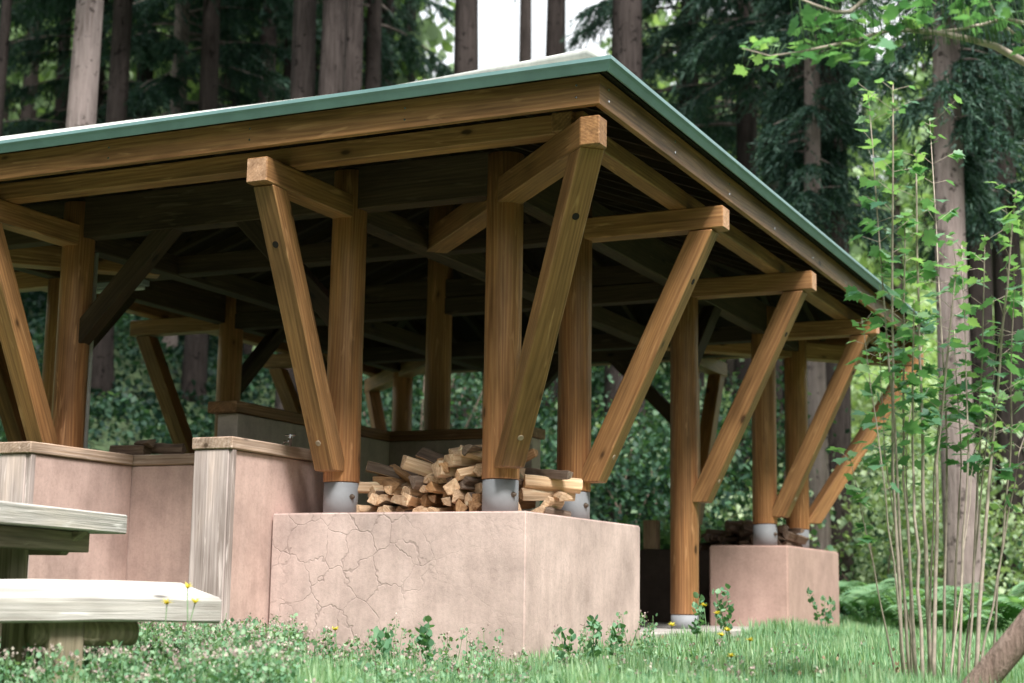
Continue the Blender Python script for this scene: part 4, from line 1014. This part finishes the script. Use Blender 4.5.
# ------------------------------------------------------------------ leafy shrub on the right
def lobed(name, P, Dr, size, tint, parent, up_=(0, 0, 1)):
    """lobed leaves; Dr = direction in which each blade points"""
    P = np.asarray(P); Dr = np.asarray(Dr, float); Dr /= np.linalg.norm(Dr, axis=1)[:, None]; n = len(P)
    nrm = np.array([0, 0, 1.])[None] + rng.normal(0, .38, (n, 3)); X = np.cross(Dr, nrm); X /= np.linalg.norm(X, axis=1)[:, None]; Z = np.cross(X, Dr)
    me = scatter_mesh(name, LOBE_V, LOBE_F, P, np.stack([X, Dr, Z], 2), size, tint); me.materials.append(M['maple_leaf'])
    return link(name, me, None, parent)
def shrub():
    D0 = 6.3; base = at(935, 690, D0); z = float(ground_z(base.x, base.y))
    E_ = empty('leafy_shrub', (base.x, base.y, z), 'tall shrub of many thin pale canes with fresh green lobed leaves at the right', 'shrub')
    g = np.random.default_rng(61)
    # (bottom px, px at y=450, top px, top py, depth, thickness px, first leaf py)
    st = [(905, 892, 893, 84, 6.30, 4.2, 420), (911, 896, 868, 95, 6.35, 3.6, 470), (917, 903, 905, 215, 6.45, 4.0, 500), (923, 912, 914, 300, 6.2, 4.5, 430), (931, 922, 916, 150, 6.4, 5.0, 450), (934, 938, 957, 262, 6.3, 5.2, 440),
          (942, 948, 930, 120, 6.5, 3.4, 420), (951, 961, 955, 330, 6.6, 3.2, 440), (957, 968, 962, 245, 6.25, 3.4, 430), (968, 979, 985, 235, 6.5, 3.2, 440), (973, 991, 1016, 190, 6.3, 5.0, 480), (990, 1010, 1014, 265, 6.6, 3.0, 520),
          (900, 858, 850, 455, 6.4, 2.4, 560), (908, 880, 862, 318, 6.2, 2.6, 500), (928, 935, 945, 380, 6.7, 3.0, 460), (962, 985, 1000, 330, 6.7, 3.0, 450), (918, 885, 880, 352, 6.55, 2.4, 470), (948, 975, 1004, 395, 6.15, 2.6, 480), (913, 905, 925, 330, 6.7, 2.6, 470), (975, 1020, 1050, 360, 6.5, 3, 520)]
    LP, LD, LS, LT = [], [], [], []
    for (b, m_, t, ty, d, w, fl) in st:
        A = at(b, 700, d); A.z = float(ground_z(A.x, A.y)) - .03; A0 = at(b, 683, d); B_ = at(m_, 450, d+g.normal(0, .1)); Tp = at(t, ty, d+g.normal(0, .18))
        pts = []
        for s_ in np.linspace(0, 1, 12):
            u1 = (450-700)/(ty-700) if ty < 440 else .5
            q_ = (A.lerp(B_, s_/u1) if s_ < u1 else B_.lerp(Tp, (s_-u1)/(1-u1))) if ty < 440 else A.lerp(Tp, s_)
            q_ = q_ + Vector((g.normal(0, .0022), g.normal(0, .0022), 0)); pts.append((q_, max(.0018, w*.50*d/F*(1-.72*s_))))
        # leaves in pairs along the upper part, and on short side twigs
        twigs = []
        nlv = int(max(6, (fl-ty)/19))
        for k in range(nlv):
            py_ = ty + (fl-ty)*(k+.3)/nlv; s_ = np.interp(py_, [ty, 690], [1, 0]); i0 = min(10, int(s_*11)); f_ = s_*11-i0; q_ = pts[i0][0].lerp(pts[i0+1][0], f_)
            for rep in range(2 if g.random() < .8 else 1):
                a = g.uniform(0, 6.28) if rep == 0 else a+math.pi+g.normal(0, .3)
                tl = g.uniform(.02, .075) if g.random() < .72 else g.uniform(.09, .17)
                tip = q_ + Vector((math.cos(a)*tl, math.sin(a)*tl, tl*g.uniform(.2, .8))); twigs.append([(q_, .0013), (tip, .0009)])
                nn = 1 if tl < .08 else 4
                for j in range(nn):
                    a2 = a + (0 if nn == 1 else g.normal(0, .9)); sz = g.uniform(.036, .070)*(1 if py_ > ty+40 else .7)
                    LP.append(np.array(tip if j == 0 else q_.lerp(tip, g.uniform(.5, 1)))); LD.append((math.cos(a2), math.sin(a2), g.uniform(-.65, .05))); LS.append(sz)
                    LT.append(np.clip(g.normal(.62 if py_ < ty+70 else .34, .17), 0, 1))
        for j in range(5):
            a = g.uniform(0, 6.28); LP.append(np.array(pts[-1][0].lerp(pts[-2][0], .12*j))); LD.append((math.cos(a), math.sin(a), g.uniform(-.2, .5))); LS.append(g.uniform(.022, .042)); LT.append(g.uniform(.5, 1))
        tubes('cane', [pts]+twigs, M['cane'], E_, 6)
    # leafy middle of the shrub
    for k in range(50):
        P_ = at(g.normal(935, 42), g.uniform(300, 470), g.uniform(6.15, 6.8)); a = g.uniform(0, 6.28)
        LP.append(np.array(P_)); LD.append((math.cos(a), math.sin(a), g.uniform(-.7, 0))); LS.append(g.uniform(.05, .085)); LT.append(np.clip(g.normal(.3, .16), 0, 1))
    lobed('leaves', LP, LD, np.array(LS), np.array(LT), E_)
shrub()
def leaning_tree():
    D0 = 5.6; base = at(985, 700, D0); g = np.random.default_rng(71); base = at(962, 700, D0); base.z = float(ground_z(base.x, base.y))-.05
    E_ = empty('leaning_tree', base, 'brown leaning trunk at the lower right corner, its leafy branch hanging in at the top', 'tree')
    path = [(base, .055), (at(975, 690, 5.6), .052), (at(1024, 632, 5.55), .049), (at(1100, 530, 5.6), .046), (at(1180, 380, 5.7), .042), (at(1215, 180, 5.8), .036), (at(1200, 20, 5.8), .03), (at(1160, -160, 5.8), .024)]
    tubes('trunk', [path], M['bark_brown'], E_, 18)
    def tw(pts, r0, r1): return [(at(px, py, d), r0+(r1-r0)*i/(len(pts)-1)) for i, (px, py, d) in enumerate(pts)]
    br = [tw([(1203, 60, 5.8), (1100, 95, 5.7), (1024, 62, 5.6), (995, 46, 5.55), (965, 38, 5.5), (941, 33, 5.5), (915, 31, 5.5), (892, 30, 5.5), (868, 36, 5.45), (838, 44, 5.4), (800, 52, 5.4), (770, 56, 5.4), (742, 48, 5.4)], .016, .0018),
          tw([(1202, 20, 5.8), (1100, 32, 5.7), (1024, 23, 5.7), (1003, 18, 5.7), (985, 24, 5.65), (955, 30, 5.6), (925, 32, 5.6), (900, 26, 5.6), (885, 33, 5.6)], .010, .003),
          tw([(1100, 95, 5.7), (1040, 52, 5.65), (1020, 38, 5.65), (1002, 24, 5.65), (995, 14, 5.65), (985, -8, 5.65)], .007, .003),
          tw([(1165, -140, 5.8), (1000, -90, 5.6), (900, -30, 5.5), (850, 12, 5.4), (835, 12, 5.4), (815, 5, 5.4), (798, -2, 5.4), (780, -10, 5.4)], .012, .002)]
    LP, LD, LS, LT, twg = [], [], [], [], []
    def clump(px0, px1, py0, py1, n, sz):
        for k in range(n):
            px = g.uniform(px0, px1); f_ = (px-px0)/(px1-px0); py = g.uniform(py0, py1); P_ = at(px, py, g.uniform(5.25, 5.65)); a = g.uniform(0, 6.28)
            LP.append(np.array(P_)); LD.append((math.cos(a), math.sin(a), g.uniform(-.5, .1))); LS.append(sz*g.uniform(.6, 1.25)); LT.append(np.clip(g.normal(.42+.3*(px < 790), .2), 0, 1))
            at_b = at(px+g.uniform(4, 14), np.clip(40+(1-f_)*8, 10, 60), 5.45); twg.append([(at_b, .0012), (P_, .0009)])
    clump(738, 800, 36, 74, 26, .040); clump(790, 860, 12, 66, 56, .052); clump(845, 905, 2, 50, 42, .052); clump(900, 1024, -12, 28, 54, .058); clump(842, 905, 48, 60, 6, .045); clump(1005, 1040, 30, 70, 5, .05); clump(780, 1100, -70, 0, 110, .06)
    lobed('leaves', LP, LD, np.array(LS), np.array(LT), E_)
    for b in br: tubes('branch', [b], M['cane'], E_, 8)
    tubes('twigs', twg, M['stem_green'], E_, 4)
leaning_tree()

# ------------------------------------------------------------------ light: bright overcast
SUN_EL, SUN_AZ = 54, 134            # azimuth clockwise from +Y
w = bpy.data.worlds.new('World'); sc.world = w; w.use_nodes = True; nt = w.node_tree; bg = nt.nodes['Background']
sky = nt.nodes.new('ShaderNodeTexSky'); sky.sky_type = 'NISHITA'; sky.sun_disc = False; sky.sun_elevation = R(SUN_EL); sky.sun_rotation = R(SUN_AZ)
sky.air_density = 1.0; sky.dust_density = 4; sky.ozone_density = 1
# thin cloud veil: the blue of the clear sky is washed out by soft white cloud
tc = nt.nodes.new('ShaderNodeTexCoord'); nz = noise(nt, tc.outputs['Generated'], 2.2, 4, .5)
cr = ramp(nt, [(.3, (.70,)*3), (.7, (.93,)*3)], nz.outputs['Fac'])
nt.links.new(mixc(nt, cr.outputs[0], sky.outputs[0], (8.6, 8.8, 8.9)), bg.inputs[0]); bg.inputs[1].default_value = .065
sd = bpy.data.lights.new('sun', 'SUN'); sd.energy = 2.3; sd.angle = R(15); sd.color = (1, .975, .94)
so = bpy.data.objects.new('sun', sd); COL.objects.link(so)
dirv = Vector((math.sin(R(SUN_AZ))*math.cos(R(SUN_EL)), math.cos(R(SUN_AZ))*math.cos(R(SUN_EL)), math.sin(R(SUN_EL))))
so.rotation_euler = dirv.to_track_quat('Z', 'Y').to_euler(); so.location = dirv*30
vs = sc.view_settings; vs.view_transform = 'Standard'; vs.look = 'None'; vs.gamma = 1; vs.exposure = 1.68
